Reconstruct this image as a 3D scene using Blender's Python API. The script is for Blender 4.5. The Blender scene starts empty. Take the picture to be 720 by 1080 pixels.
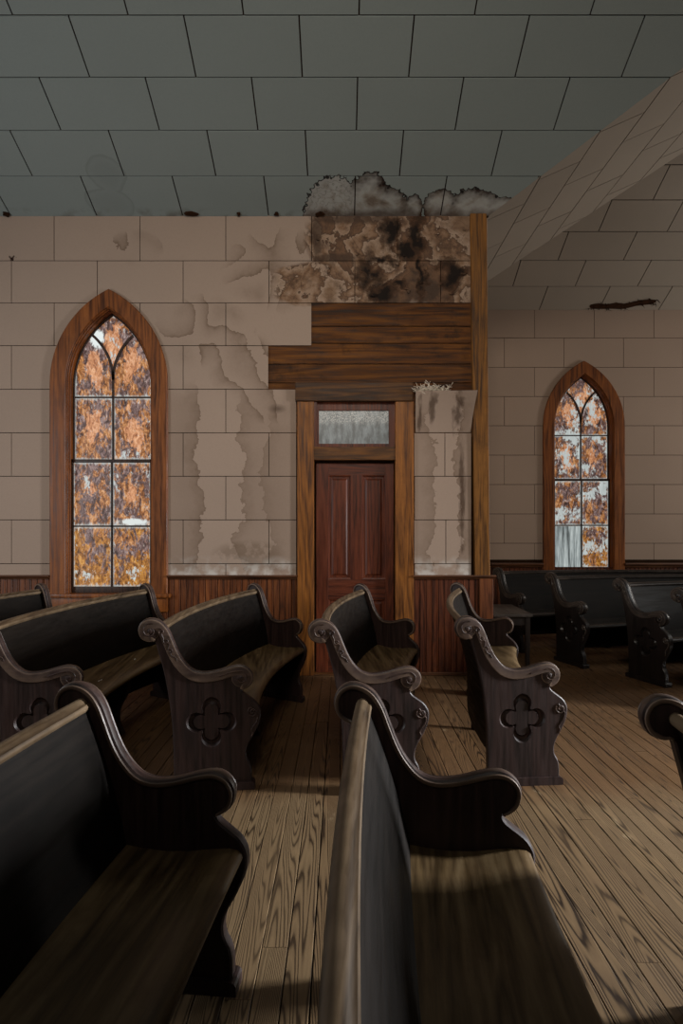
import bpy, bmesh, math, random
from mathutils import Vector, Matrix
from mathutils.geometry import tessellate_polygon

random.seed(7)
SC = bpy.context.scene
COL = SC.collection
PI = math.pi

# ------------------------------------------------------------------ layout
F = 652.0            # focal length in pixels of the 720x1080 frame
HOR = 552.0          # horizon row
CAM = 1.422          # camera height
Y1 = 5.796           # wall with the door
Y2 = 8.348           # back wall of the side bay
XP = 1.375           # corner where the bay starts
ZT = 4.30            # wall height
S1 = F / Y1
S2 = F / Y2
XL, XR = -5.4, 8.0
T1, T2, T3 = 0.447, 0.447, 0.50   # ceiling slopes


def wx(px): return (px - 360.0) / S1
def wz(py): return CAM + (HOR - py) / S1
def vx(px): return (px - 360.0) / S2
def vz(py): return CAM + (HOR - py) / S2


# ------------------------------------------------------------------ object helpers
def obj(name, verts, faces, mat, parent=None, smooth=None, uvs=None, kind=None):
    me = bpy.data.meshes.new(name)
    me.from_pydata([tuple(v) for v in verts], [], faces)
    me.validate()
    bm = bmesh.new()
    bm.from_mesh(me)
    if uvs is None:
        bmesh.ops.recalc_face_normals(bm, faces=bm.faces)
    bm.to_mesh(me)
    bm.free()
    if uvs is not None:
        ul = me.uv_layers.new(name='UVMap')
        for l in me.loops:
            ul.data[l.index].uv = uvs[l.vertex_index]
    if isinstance(mat, (list, tuple)):
        for m in mat:
            me.materials.append(m)
    elif mat:
        me.materials.append(mat)
    if smooth is not None:
        me.shade_smooth()
        me.set_sharp_from_angle(angle=math.radians(smooth))
    o = bpy.data.objects.new(name, me)
    COL.objects.link(o)
    if parent:
        o.parent = parent
    if kind:
        o['kind'] = kind
    return o


def structure(o):
    o['kind'] = 'structure'
    return o


def thing(name, label, cat, loc=(0, 0, 0), rz=0.0, group=None):
    o = bpy.data.objects.new(name, None)
    o.empty_display_size = 0.2
    COL.objects.link(o)
    o.location = loc
    o.rotation_euler = (0, 0, rz)
    o['label'] = label
    o['category'] = cat
    if group:
        o['group'] = group
    return o


class MB:
    """collects shapes of ONE mesh"""
    def __init__(self):
        self.v, self.f = [], []

    def add(self, vs, fs):
        b = len(self.v)
        self.v += [Vector(v) for v in vs]
        self.f += [[i + b for i in f] for f in fs]

    def box(self, x0, x1, y0, y1, z0, z1, c=0.0):
        """box with chamfered edges c"""
        if c <= 0:
            vs = [(x, y, z) for z in (z0, z1) for y in (y0, y1) for x in (x0, x1)]
            self.add(vs, [(0, 2, 3, 1), (4, 5, 7, 6), (0, 1, 5, 4), (2, 6, 7, 3), (0, 4, 6, 2), (1, 3, 7, 5)])
            return
        bm = bmesh.new()
        vs = [bm.verts.new((x, y, z)) for z in (z0, z1) for y in (y0, y1) for x in (x0, x1)]
        for f in [(0, 2, 3, 1), (4, 5, 7, 6), (0, 1, 5, 4), (2, 6, 7, 3), (0, 4, 6, 2), (1, 3, 7, 5)]:
            bm.faces.new([vs[i] for i in f])
        bmesh.ops.bevel(bm, geom=list(bm.edges), offset=c, segments=2, profile=0.6, affect='EDGES')
        bm.verts.index_update()
        self.add([v.co.copy() for v in bm.verts], [[v.index for v in f.verts] for f in bm.faces])
        bm.free()

    def prism(self, poly, fn, d0, d1, holes=()):
        """polygon (2D) extruded from d0 to d1, fn(a,b,d)->xyz"""
        n = len(poly)
        loops = [poly] + list(holes)
        flat = [p for l in loops for p in l]
        tris = tessellate_polygon([[Vector((a, b, 0)) for a, b in l] for l in loops])
        m = len(flat)
        vs = [fn(a, b, d0) for a, b in flat] + [fn(a, b, d1) for a, b in flat]
        fs = [tuple(t) for t in tris] + [tuple(i + m for i in t)[::-1] for t in tris]
        off = 0
        for l in loops:
            k = len(l)
            for i in range(k):
                j = (i + 1) % k
                fs.append((off + i, off + j, off + j + m, off + i + m))
            off += k
        self.add(vs, fs)

    def sweep(self, rings, closed_ring=True, caps=True):
        n = len(rings[0])
        b = len(self.v)
        for r in rings:
            self.v += [Vector(p) for p in r]
        for i in range(len(rings) - 1):
            for j in range(n if closed_ring else n - 1):
                k = (j + 1) % n
                self.f.append([b + i * n + j, b + i * n + k, b + (i + 1) * n + k, b + (i + 1) * n + j])
        if caps:
            self.f.append([b + j for j in range(n)][::-1])
            e = b + (len(rings) - 1) * n
            self.f.append([e + j for j in range(n)])

    def tube(self, pts, r, seg=6):
        pts = [Vector(p) for p in pts]
        rings = []
        up = Vector((0.31, 0.22, 0.93)).normalized()
        n = len(pts)
        for i, p in enumerate(pts):
            t = (pts[min(i + 1, n - 1)] - pts[max(i - 1, 0)]).normalized()
            a = t.cross(up)
            if a.length < 1e-4:
                a = t.cross(Vector((1, 0, 0)))
            a.normalize()
            b = t.cross(a)
            rr = r(i / max(1, n - 1)) if callable(r) else r
            rings.append([p + a * rr * math.cos(2 * PI * k / seg) + b * rr * math.sin(2 * PI * k / seg) for k in range(seg)])
        self.sweep(rings)

    def build(self, name, mat, parent=None, smooth=None, kind=None):
        return obj(name, self.v, self.f, mat, parent, smooth, kind=kind)


def catmull(pts, sub=3, closed=False):
    out = []
    n = len(pts)
    rng = n if closed else n - 1
    for i in range(rng):
        if closed:
            p0, p1, p2, p3 = (pts[(i + k) % n] for k in (-1, 0, 1, 2))
        else:
            p0, p1, p2, p3 = pts[max(i - 1, 0)], pts[i], pts[i + 1], pts[min(i + 2, n - 1)]
        for k in range(sub):
            t = k / sub
            out.append(tuple(0.5 * (2 * b + (c - a) * t + (2 * a - 5 * b + 4 * c - d) * t * t + (-a + 3 * b - 3 * c + d) * t ** 3)
                             for a, b, c, d in zip(p0, p1, p2, p3)))
    if not closed:
        out.append(tuple(pts[-1]))
    return out


# ------------------------------------------------------------------ node helper
class NT:
    def __init__(self, name, rough=0.6, spec=0.4):
        self.m = bpy.data.materials.new(name)
        self.m.use_nodes = True
        self.t = self.m.node_tree
        self.n = self.t.nodes
        self.bsdf = self.n['Principled BSDF']
        self.bsdf.inputs['Roughness'].default_value = rough
        self.bsdf.inputs['Specular IOR Level'].default_value = spec
        self.out = self.n['Material Output']
        self._co = None

    def link(self, a, b):
        if isinstance(a, (int, float)):
            b.default_value = a
        elif isinstance(a, (tuple, list)):
            b.default_value = tuple(a) + ((1.0,) if len(a) == 3 and len(b.default_value) == 4 else ())
        else:
            self.t.links.new(a, b)

    def co(self):
        if self._co is None:
            self._co = self.n.new('ShaderNodeTexCoord')
        return self._co.outputs['Object']

    def uv(self):
        self.co()
        return self._co.outputs['UV']

    def sep(self, v):
        s = self.n.new('ShaderNodeSeparateXYZ')
        self.link(v, s.inputs[0])
        return s.outputs

    def comb(self, x, y, z):
        s = self.n.new('ShaderNodeCombineXYZ')
        for a, i in zip((x, y, z), s.inputs):
            self.link(a, i)
        return s.outputs[0]

    def math(self, op, a, b=0.0, c=None, clamp=False):
        s = self.n.new('ShaderNodeMath')
        s.operation = op
        s.use_clamp = clamp
        self.link(a, s.inputs[0])
        self.link(b, s.inputs[1])
        if c is not None:
            self.link(c, s.inputs[2])
        return s.outputs[0]

    def add(self, a, b): return self.math('ADD', a, b)
    def sub(self, a, b): return self.math('SUBTRACT', a, b)
    def mul(self, a, b): return self.math('MULTIPLY', a, b)
    def max(self, a, b): return self.math('MAXIMUM', a, b)
    def min(self, a, b): return self.math('MINIMUM', a, b)

    def scale(self, v, s):
        """s = (x,y,z) multiplies the coordinates"""
        m = self.n.new('ShaderNodeVectorMath')
        m.operation = 'MULTIPLY'
        self.link(v, m.inputs[0])
        m.inputs[1].default_value = s
        return m.outputs[0]

    def vadd(self, v, w):
        m = self.n.new('ShaderNodeVectorMath')
        m.operation = 'ADD'
        self.link(v, m.inputs[0])
        self.link(w, m.inputs[1])
        return m.outputs[0]

    def noise(self, v, sc, det=3.0, rough=0.5, dist=0.0):
        s = self.n.new('ShaderNodeTexNoise')
        self.link(v, s.inputs['Vector'])
        s.inputs['Scale'].default_value = sc
        s.inputs['Detail'].default_value = det
        s.inputs['Roughness'].default_value = rough
        s.inputs['Distortion'].default_value = dist
        return s.outputs['Fac']

    def voronoi(self, v, sc, feature='F1'):
        s = self.n.new('ShaderNodeTexVoronoi')
        s.feature = feature
        self.link(v, s.inputs['Vector'])
        s.inputs['Scale'].default_value = sc
        return s.outputs['Distance']

    def white(self, v):
        s = self.n.new('ShaderNodeTexWhiteNoise')
        s.noise_dimensions = '3D'
        self.link(v, s.inputs['Vector'])
        return s.outputs['Value']

    def ramp(self, f, stops, interp='LINEAR'):
        s = self.n.new('ShaderNodeValToRGB')
        self.link(f, s.inputs[0])
        cr = s.color_ramp
        cr.interpolation = interp
        while len(cr.elements) < len(stops):
            cr.elements.new(0.5)
        for e, (p, c) in zip(cr.elements, stops):
            e.position = p
            if isinstance(c, (int, float)):
                c = (c, c, c)
            e.color = (c[0], c[1], c[2], 1)
        return s.outputs[0]

    def rng(self, f, a, b, c=0.0, d=1.0):
        s = self.n.new('ShaderNodeMapRange')
        self.link(f, s.inputs[0])
        for i, v in zip((1, 2, 3, 4), (a, b, c, d)):
            s.inputs[i].default_value = v
        return s.outputs[0]

    def mix(self, f, a, b, mode='MIX'):
        s = self.n.new('ShaderNodeMix')
        s.data_type = 'RGBA'
        s.blend_type = mode
        self.link(f, s.inputs[0])
        self.link(a, s.inputs[6])
        self.link(b, s.inputs[7])
        return s.outputs[2]

    def island(self):
        g = self.n.new('ShaderNodeNewGeometry')
        return g.outputs['Random Per Island']

    def objrand(self):
        g = self.n.new('ShaderNodeObjectInfo')
        return g.outputs['Random']

    def bump(self, h, strength=0.3, dist=0.01):
        b = self.n.new('ShaderNodeBump')
        b.inputs['Strength'].default_value = strength
        b.inputs['Distance'].default_value = dist
        self.link(h, b.inputs['Height'])
        self.t.links.new(b.outputs[0], self.bsdf.inputs['Normal'])

    def color(self, c): self.link(c, self.bsdf.inputs['Base Color'])
    def rough(self, c): self.link(c, self.bsdf.inputs['Roughness'])

    def blob(self, x, y, cx, cy, rx, ry):
        """1 at the centre, 0 on the ellipse"""
        a = self.mul(self.sub(x, cx), 1.0 / rx)
        b = self.mul(self.sub(y, cy), 1.0 / ry)
        d = self.math('SQRT', self.add(self.mul(a, a), self.mul(b, b)))
        return self.sub(1.0, d)

    def blobs(self, x, y, lst):
        r = None
        for c in lst:
            b = self.blob(x, y, *c)
            r = b if r is None else self.max(r, b)
        return r


def lin(r, g, b):
    f = lambda c: (c / 255 / 12.92) if c / 255 <= 0.04045 else ((c / 255 + 0.055) / 1.055) ** 2.4
    return (f(r), f(g), f(b))


def scl(c, k): return tuple(x * k for x in c)


# ------------------------------------------------------------------ materials
def wood(name, dark, mid, light, axis='z', freq=22, rough=0.5, spec=0.4, wear=None, island=False, bumpk=0.25, edge=None):
    n = NT(name, rough, spec)
    s = {'x': (0.07, 1, 1), 'y': (1, 0.07, 1), 'z': (1, 1, 0.07)}[axis]
    v = n.co()
    r = n.island() if island else n.objrand()
    v = n.vadd(v, n.comb(n.mul(r, 13.0), n.mul(r, 7.0), n.mul(r, 5.0)))
    vs = n.scale(v, s)
    big = n.noise(vs, freq * 0.22, 2, 0.5, 0.6)
    fine = n.noise(vs, freq * 2.2, 4, 0.65)
    ring = n.math('PINGPONG', n.mul(big, 9.0), 0.5)
    f = n.add(n.add(n.mul(ring, 0.36), n.mul(fine, 0.6)), n.mul(big, 0.22))
    c = n.ramp(f, [(0.33, dark), (0.5, mid), (0.70, light)])
    if island:
        c = n.mix(n.mul(r, 0.35), c, scl(dark, 0.8))
    if wear:
        w = n.noise(v, 7, 5, 0.7)
        w2 = n.noise(vs, 9, 4, 0.7)
        c = n.mix(n.rng(n.add(n.mul(w, 0.5), n.mul(w2, 0.5)), 0.52, 0.68, 0, wear[1]), c, wear[0])
    if edge:                     # polish worn through on the crests
        g = n.n.new('ShaderNodeNewGeometry')
        e = n.rng(n.add(g.outputs['Pointiness'], n.mul(n.sub(n.noise(v, 12, 4), 0.5), 0.06)), 0.532, 0.575, 0, 0.7)
        c = n.mix(e, c, edge)
    n.color(c)
    n.rough(n.rng(fine, 0.3, 0.75, rough * 0.8, min(1, rough * 1.3)))
    n.bump(f, bumpk, 0.004)
    return n.m


M = {}
M['casing'] = wood('casing_pine', lin(62, 32, 9), lin(116, 68, 20), lin(150, 92, 32), 'z', 26, 0.5, 0.35, (lin(84, 44, 12), 0.5))
M['casing_x'] = wood('casing_pine_across', lin(46, 26, 10), lin(92, 56, 22), lin(122, 78, 34), 'x', 26, 0.55, 0.3, (lin(52, 28, 12), 0.7))
M['post'] = wood('corner_post_pine', lin(62, 36, 10), lin(114, 72, 22), lin(142, 92, 34), 'z', 26, 0.55, 0.3, (lin(72, 42, 12), 0.6))
M['window_casing'] = wood('window_casing_wood', lin(66, 33, 11), lin(118, 64, 22), lin(146, 84, 32), 'z', 24, 0.45, 0.35, (lin(82, 44, 16), 0.5))
M['header'] = wood('dark_header_board', lin(34, 20, 9), lin(72, 44, 20), lin(108, 72, 36), 'x', 20, 0.6, 0.3, (lin(32, 18, 9), 0.75))
M['door'] = wood('door_red_fir', lin(46, 17, 7), lin(84, 36, 16), lin(106, 50, 24), 'z', 30, 0.45, 0.35)
M['door_x'] = wood('door_rail_fir', lin(42, 15, 7), lin(78, 33, 14), lin(98, 44, 20), 'x', 30, 0.45, 0.35)
M['wainscot'] = wood('beadboard_fir', lin(56, 27, 9), lin(108, 56, 22), lin(136, 78, 34), 'z', 26, 0.5, 0.35, (lin(56, 26, 10), 0.55), island=True)
M['wainscot_dark'] = wood('beadboard_stained', lin(44, 19, 8), lin(90, 42, 18), lin(116, 60, 28), 'z', 26, 0.5, 0.35, (lin(34, 14, 7), 0.85), island=True)
M['cap'] = wood('cap_rail_wood', lin(46, 26, 14), lin(82, 48, 26), lin(104, 66, 40), 'x', 24, 0.5, 0.4)
M['sash'] = wood('sash_dark_wood', lin(28, 18, 13), lin(50, 32, 22), lin(70, 46, 32), 'z', 26, 0.5, 0.4)
M['plank'] = wood('sheathing_plank', lin(38, 20, 7), lin(92, 53, 19), lin(126, 78, 30), 'x', 20, 0.65, 0.2, (lin(24, 14, 7), 0.9), island=True)

M['pew_end'] = wood('pew_end_walnut', lin(25, 17, 15), lin(42, 28, 25), lin(56, 39, 35), 'z', 26, 0.5, 0.35, (lin(54, 36, 30), 0.35), bumpk=0.15)
M['pew_cap'] = wood('pew_moulding_worn', lin(32, 22, 20), lin(49, 35, 32), lin(64, 48, 43), 'x', 24, 0.42, 0.45, (lin(70, 54, 46), 0.35), bumpk=0.12, edge=lin(120, 100, 84))
M['pew_carve'] = wood('pew_carving_worn', lin(36, 25, 22), lin(56, 40, 35), lin(78, 60, 51), 'x', 24, 0.55, 0.3, (lin(104, 82, 66), 0.5), bumpk=0.12)
M['pew_back'] = wood('pew_back_dark', lin(11, 9, 7), lin(19, 15, 12), lin(27, 22, 18), 'y', 20, 0.55, 0.12, (lin(32, 27, 22), 0.4), bumpk=0.1)
M['pew_rail'] = wood('pew_rail_worn', lin(42, 32, 20), lin(68, 53, 36), lin(92, 75, 54), 'y', 24, 0.45, 0.4, (lin(44, 31, 20), 0.6), bumpk=0.15, edge=lin(130, 110, 86))
M['pew_seat'] = wood('pew_seat_oak', lin(58, 44, 26), lin(94, 75, 49), lin(122, 102, 72), 'y', 22, 0.42, 0.4, (lin(62, 42, 16), 0.6), bumpk=0.15)
M['pew_black'] = wood('pew_end_black', lin(16, 13, 13), lin(26, 21, 20), lin(38, 31, 29), 'z', 24, 0.34, 0.5, (lin(52, 42, 40), 0.4), bumpk=0.12)
M['pew_black_cap'] = wood('pew_black_moulding', lin(18, 15, 14), lin(28, 23, 21), lin(42, 36, 33), 'x', 24, 0.36, 0.45, (lin(56, 48, 43), 0.4), bumpk=0.12, edge=lin(96, 86, 78))
M['pew_black_seat'] = wood('pew_black_seat', lin(26, 24, 23), lin(40, 37, 35), lin(56, 52, 50), 'y', 24, 0.3, 0.5, bumpk=0.1)

M['table'] = wood('table_dark_wood', lin(36, 30, 26), lin(56, 48, 42), lin(74, 65, 57), 'y', 24, 0.5, 0.35, bumpk=0.1)
TILE = lin(163, 142, 126)


def tile_wall(name, full):
    n = NT(name, 0.85, 0.2)
    v = n.co()
    x, y, z = n.sep(v)
    isl = n.island()
    base = n.mix(n.noise(v, 1.3, 3), scl(TILE, 0.92), scl(TILE, 1.06))
    base = n.mix(n.mul(isl, 0.22), base, scl(TILE, 0.80))
    base = n.mix(n.rng(n.noise(v, 60, 3, 0.7), 0.45, 0.75, 0, 0.16), base, scl(TILE, 0.6))
    if full:
        wob = n.add(n.mul(n.sub(n.noise(v, 5.0, 3), 0.5), 0.22), n.mul(n.sub(n.noise(v, 26.0, 3), 0.5), 0.07))
        # --- water tide marks
        zone = n.blobs(x, z, [(wx(300), wz(285), 0.62, 0.40), (wx(215), wz(350), 0.50, 0.36), (wx(268), wz(392), 0.45, 0.36), (wx(140), wz(262), 0.30, 0.18),
                              (wx(280), wz(425), 0.42, 0.2)])
        zone = n.rng(n.add(zone, n.mul(wob, 1.8)), 0.0, 0.30)
        t = n.noise(n.scale(v, (1.0, 1.0, 0.7)), 1.9, 1.5, 0.4)
        t = n.add(t, n.mul(n.sub(n.noise(v, 22, 3), 0.5), 0.050))
        saw = n.math('FRACT', n.mul(t, 7.0))
        dk = n.add(n.mul(n.math('POWER', saw, 2.0), 0.45), n.mul(n.math('POWER', saw, 14.0), 0.3))
        base = n.mix(n.mul(zone, dk), base, lin(92, 70, 52))

        def tide(xc, sgn, seed, amp, z0, z1, k):
            wv = n.mul(n.sub(n.noise(n.comb(seed, 0.0, n.mul(z, 1.0)), 2.2, 2), 0.5), amp)
            wv = n.add(wv, n.mul(n.sub(n.noise(v, 16.0, 4, 0.6), 0.5), 0.16))
            f = n.mul(n.sub(n.sub(x, xc), wv), sgn)
            d = n.ramp(n.mul(f, 2.0), [(0.0, 0.0), (0.012, 1.0), (0.05, 0.72), (0.25, 0.42), (0.7, 0.28), (1.0, 0.22)])
            m = n.mul(n.rng(n.add(z, wob), z0 - 0.05, z0 + 0.03), n.rng(n.add(z, wob), z1 + 0.10, z1 - 0.12))
            return n.mul(n.mul(d, m), k)

        lm = n.mul(n.rng(x, wx(176), wx(179)), n.rng(x, wx(313), wx(312)))
        for args in ((wx(211), -1, 3.1, 0.42, wz(602), wz(412), 0.72), (wx(252), 1, 8.7, 0.55, wz(602), wz(424), 0.58), (wx(281), 1, 15.2, 0.50, wz(604), wz(440), 0.42)):
            base = n.mix(n.mul(lm, tide(*args)), base, lin(96, 74, 56))
        rm = n.rng(x, wx(435), wx(437))
        for args in ((wx(456), -1, 21.3, 0.45, wz(602), wz(430), 0.58), (wx(479), 1, 33.9, 0.35, wz(602), wz(415), 0.65)):
            base = n.mix(n.mul(rm, tide(*args)), base, lin(96, 74, 56))
        base = n.mix(n.mul(n.rng(n.blob(x, z, wx(262), wz(585), 0.34, 0.13), -0.1, 0.3), n.rng(n.noise(v, 9, 4), 0.42, 0.5, 0, 0.45)), base, lin(104, 84, 66))
        # white bloom low on the wall
        low = n.mul(n.rng(z, wz(585), wz(602)), n.rng(n.noise(v, 9, 4), 0.42, 0.62))
        base = n.mix(n.mul(n.mul(low, n.rng(x, -1.75, -1.5)), 0.7), base, lin(205, 200, 192))
        # --- heavy damage at the head of the wall
        hv = n.blobs(x, z, [(wx(372), wz(250), 0.46, 0.44), (wx(450), wz(262), 0.55, 0.56), (wx(330), wz(300), 0.48, 0.22),
                            (wx(395), wz(300), 0.5, 0.26), (wx(475), wz(300), 0.26, 0.3)])
        hv = n.rng(n.add(hv, wob), 0.0, 0.12)
        hv = n.mul(hv, n.rng(x, wx(283), wx(296)))
        hvn = n.noise(v, 2.1, 5, 0.58, 0.25)
        hvm = n.add(hvn, n.mul(n.sub(n.noise(v, 24, 4, 0.65), 0.5), 0.07))
        hc = n.ramp(hvm, [(0.34, lin(50, 32, 20)), (0.42, lin(108, 76, 52)), (0.465, lin(66, 43, 28)), (0.475, lin(158, 132, 110)), (0.53, lin(128, 97, 72)),
                          (0.565, lin(74, 49, 32)), (0.575, lin(164, 140, 120)), (0.66, lin(126, 98, 74)), (0.76, lin(80, 54, 36))])
        grime = n.rng(n.noise(v, 11, 6, 0.72), 0.50, 0.68, 0, 0.75)
        hc = n.mix(grime, hc, lin(62, 40, 26))
        edges = n.blobs(x, z, [(wx(334), wz(250), 0.07, 0.26), (wx(352), wz(272), 0.30, 0.05), (wx(375), wz(231), 0.5, 0.06)])
        hc = n.mix(n.rng(n.add(edges, n.mul(n.sub(n.noise(v, 9, 4), 0.5), 1.2)), 0.0, 0.5, 0, 0.8), hc, lin(50, 32, 20))
        base = n.mix(n.mul(hv, 0.88), base, hc)
        crack = n.rng(n.voronoi(n.vadd(v, n.scale(v, (0.1, 0, 0.2))), 7.5, 'DISTANCE_TO_EDGE'), 0.0, 0.012, 1, 0)
        base = n.mix(n.mul(n.mul(hv, crack), 0.6), base, lin(48, 32, 22))
        # --- black mould
        mx = n.add(x, n.mul(n.sub(n.noise(v, 5.0, 4, 0.6), 0.5), 0.38))
        mz = n.add(z, n.mul(n.sub(n.noise(n.vadd(v, n.comb(4.0, 0.0, 9.0)), 5.0, 4, 0.6), 0.5), 0.38))
        mo = n.blobs(mx, mz, [(wx(388), wz(288), 0.15, 0.26), (wx(402), wz(309), 0.20, 0.12), (wx(409), wz(244), 0.11, 0.28), (wx(430), wz(264), 0.15, 0.11),
                            (wx(441), wz(250), 0.09, 0.30), (wx(443), wz(288), 0.06, 0.28), (wx(478), wz(293), 0.17, 0.24), (wx(420), wz(300), 0.13, 0.06), (wx(405), wz(272), 0.2, 0.06)])
        mo = n.rng(n.add(mo, n.mul(n.sub(n.noise(v, 8, 5, 0.65), 0.5), 1.7)), 0.06, 0.75)
        halo = n.rng(mo, 0.0, 0.35, 0, 0.6)
        base = n.mix(halo, base, lin(84, 56, 36))
        base = n.mix(n.mul(mo, 0.95), base, lin(22, 17, 14))
        sp = n.blob(x, z, wx(292), wz(431), 0.10, 0.05)
        base = n.mix(n.rng(sp, 0, 0.8, 0, 0.6), base, lin(60, 42, 30))
        vert = n.blobs(x, z, [(wx(487), wz(525), 0.035, 0.65), (wx(455), wz(432), 0.05, 0.22), (wx(481), wz(435), 0.06, 0.22), (wx(442), wz(440), 0.03, 0.2)])
        vert = n.rng(n.add(vert, n.mul(n.sub(n.noise(n.scale(v, (1, 1, .3)), 22, 4), 0.5), 2.2)), 0.1, 0.7)
        base = n.mix(n.mul(vert, 0.7), base, lin(62, 42, 28))
        # small torn hole far left
        th = n.add(n.blob(x, z, wx(13), wz(272), 0.04, 0.03), n.mul(n.sub(n.noise(v, 40, 3), 0.5), 2.0))
        base = n.mix(n.rng(th, 0.2, 0.5), base, lin(40, 22, 12))
        n.bump(n.add(n.mul(hv, n.mul(hvn, 1.0)), n.mul(n.noise(v, 140, 2), 0.10)), 0.5, 0.012)
    else:
        n.bump(n.noise(v, 140, 2), 0.12, 0.006)
    n.color(base)
    return n.m


CEIL = lin(138, 146, 142)


def tile_ceiling(name):
    n = NT(name, 0.8, 0.2)
    v = n.co()
    x, y, z = n.sep(v)
    isl = n.island()
    base = n.mix(n.noise(v, 1.1, 3), scl(CEIL, 0.93), scl(CEIL, 1.05))
    base = n.mix(n.mul(isl, 0.18), base, scl(CEIL, 0.82))
    base = n.mix(n.rng(n.noise(v, 55, 3, 0.7), 0.45, 0.75, 0, 0.12), base, scl(CEIL, 0.65))
    # leak at the head of the wall
    d = n.sub(Y1, y)
    wob = n.add(n.mul(n.sub(n.noise(v, 5, 3), 0.5), 0.35), n.mul(n.sub(n.voronoi(v, 26), 0.4), 0.20))
    cx = lambda p: (p - 360) / 116.0
    lst = [(cx(352), 0.0, 0.27, 0.36), (cx(388), 0.02, 0.24, 0.38), (cx(412), 0.0, 0.20, 0.26), (cx(436), 0.04, 0.10, 0.16),
           (cx(464), 0.1, 0.15, 0.16), (cx(500), 0.02, 0.27, 0.24), (cx(535), 0.04, 0.26, 0.15)]
    f = n.add(n.blobs(x, d, lst), n.mul(wob, 0.9))
    inside = n.rng(f, 0.0, 0.02)
    rim = n.ramp(f, [(0.0, 0.0), (0.010, 1.0), (0.10, 0.95), (0.24, 0.45), (0.45, 0.0)])
    inn = n.ramp(n.noise(v, 5.0, 5, 0.6, 0.3), [(0.30, lin(110, 86, 66)), (0.40, lin(150, 138, 124)), (0.5, lin(176, 172, 164)), (0.7, lin(190, 188, 182))])
    base = n.mix(n.mul(inside, 0.75), base, inn)
    lft = n.rng(x, cx(374), cx(368))
    patchy = n.rng(n.noise(v, 7, 4), 0.36, 0.6, 0.55, 1.0)
    wide = n.mul(n.mul(inside, rim), n.mul(patchy, n.sub(1.0, n.mul(lft, 0.8))))
    base = n.mix(wide, base, lin(44, 26, 16))
    thin = n.ramp(f, [(0.0, 0.0), (0.004, 1.0), (0.032, 1.0), (0.055, 0.0)])
    base = n.mix(n.mul(thin, 0.95), base, lin(20, 13, 9))
    rings = n.math('FRACT', n.mul(f, 6.0))
    base = n.mix(n.mul(n.mul(inside, lft), n.mul(n.math('POWER', rings, 12.0), 0.7)), base, lin(52, 36, 26))
    foot = n.mul(n.rng(n.add(d, n.mul(n.sub(n.noise(v, 8, 4), 0.5), 0.2)), 0.10, 0.02), inside)
    base = n.mix(n.mul(foot, 0.7), base, lin(72, 46, 28))
    # faint ring stain
    g = n.add(n.blobs(x, d, [((130 - 360) / 112.0, 0.38, 0.17, 0.17), ((122 - 360) / 112.0, 0.12, 0.22, 0.16)]), n.mul(n.sub(n.noise(v, 5, 3), 0.5), 0.5))
    gm = n.ramp(g, [(0.0, 0.0), (0.05, 0.55), (0.2, 0.15), (0.5, 0.3)])
    base = n.mix(n.mul(gm, 0.45), base, lin(84, 84, 82))
    # grime and flaking where ceiling and wall meet
    edge = n.mul(n.rng(d, 0.0, 0.10, 1, 0), n.rng(n.noise(v, 6, 4), 0.5, 0.66))
    base = n.mix(n.mul(edge, n.mul(n.rng(x, 1.4, 1.2), 0.6)), base, lin(80, 66, 54))
    n.color(base)
    n.bump(n.noise(v, 140, 2), 0.12, 0.006)
    return n.m


M['tile_wall'] = tile_wall('fibreboard_wall_stained', True)
M['tile_plain'] = tile_wall('fibreboard_wall', False)
M['tile_ceiling'] = tile_ceiling('fibreboard_ceiling')
nt = NT('fibreboard_bay_ceiling', 0.8, 0.2)
v = nt.co()
c = nt.mix(nt.noise(v, 1.1, 3), lin(142, 132, 120), lin(156, 145, 132))
c = nt.mix(nt.mul(nt.island(), 0.22), c, lin(128, 118, 107))
nt.color(c)
nt.bump(nt.noise(v, 140, 2), 0.12, 0.006)
M['tile_bay'] = nt.m
nt = NT('dark_joint', 0.9, 0.1)
nt.color(nt.mix(nt.noise(nt.co(), 6, 3), lin(26, 16, 9), lin(52, 32, 16)))
M['joint'] = nt.m
nt = NT('torn_fibre', 0.95, 0.1)
nt.color(nt.mix(nt.noise(nt.co(), 30, 3), lin(190, 172, 150), lin(232, 222, 206)))
M['fibre'] = nt.m
nt = NT('torn_dark_board', 0.95, 0.1)
nt.color(nt.mix(nt.noise(nt.co(), 25, 4), lin(18, 11, 7), lin(66, 40, 22)))
M['torn'] = nt.m
nt = NT('painted_plaster', 0.9, 0.1)
nt.color(nt.mix(nt.noise(nt.co(), 3, 3), lin(120, 112, 104), lin(140, 132, 122)))
M['plaster'] = nt.m


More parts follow.
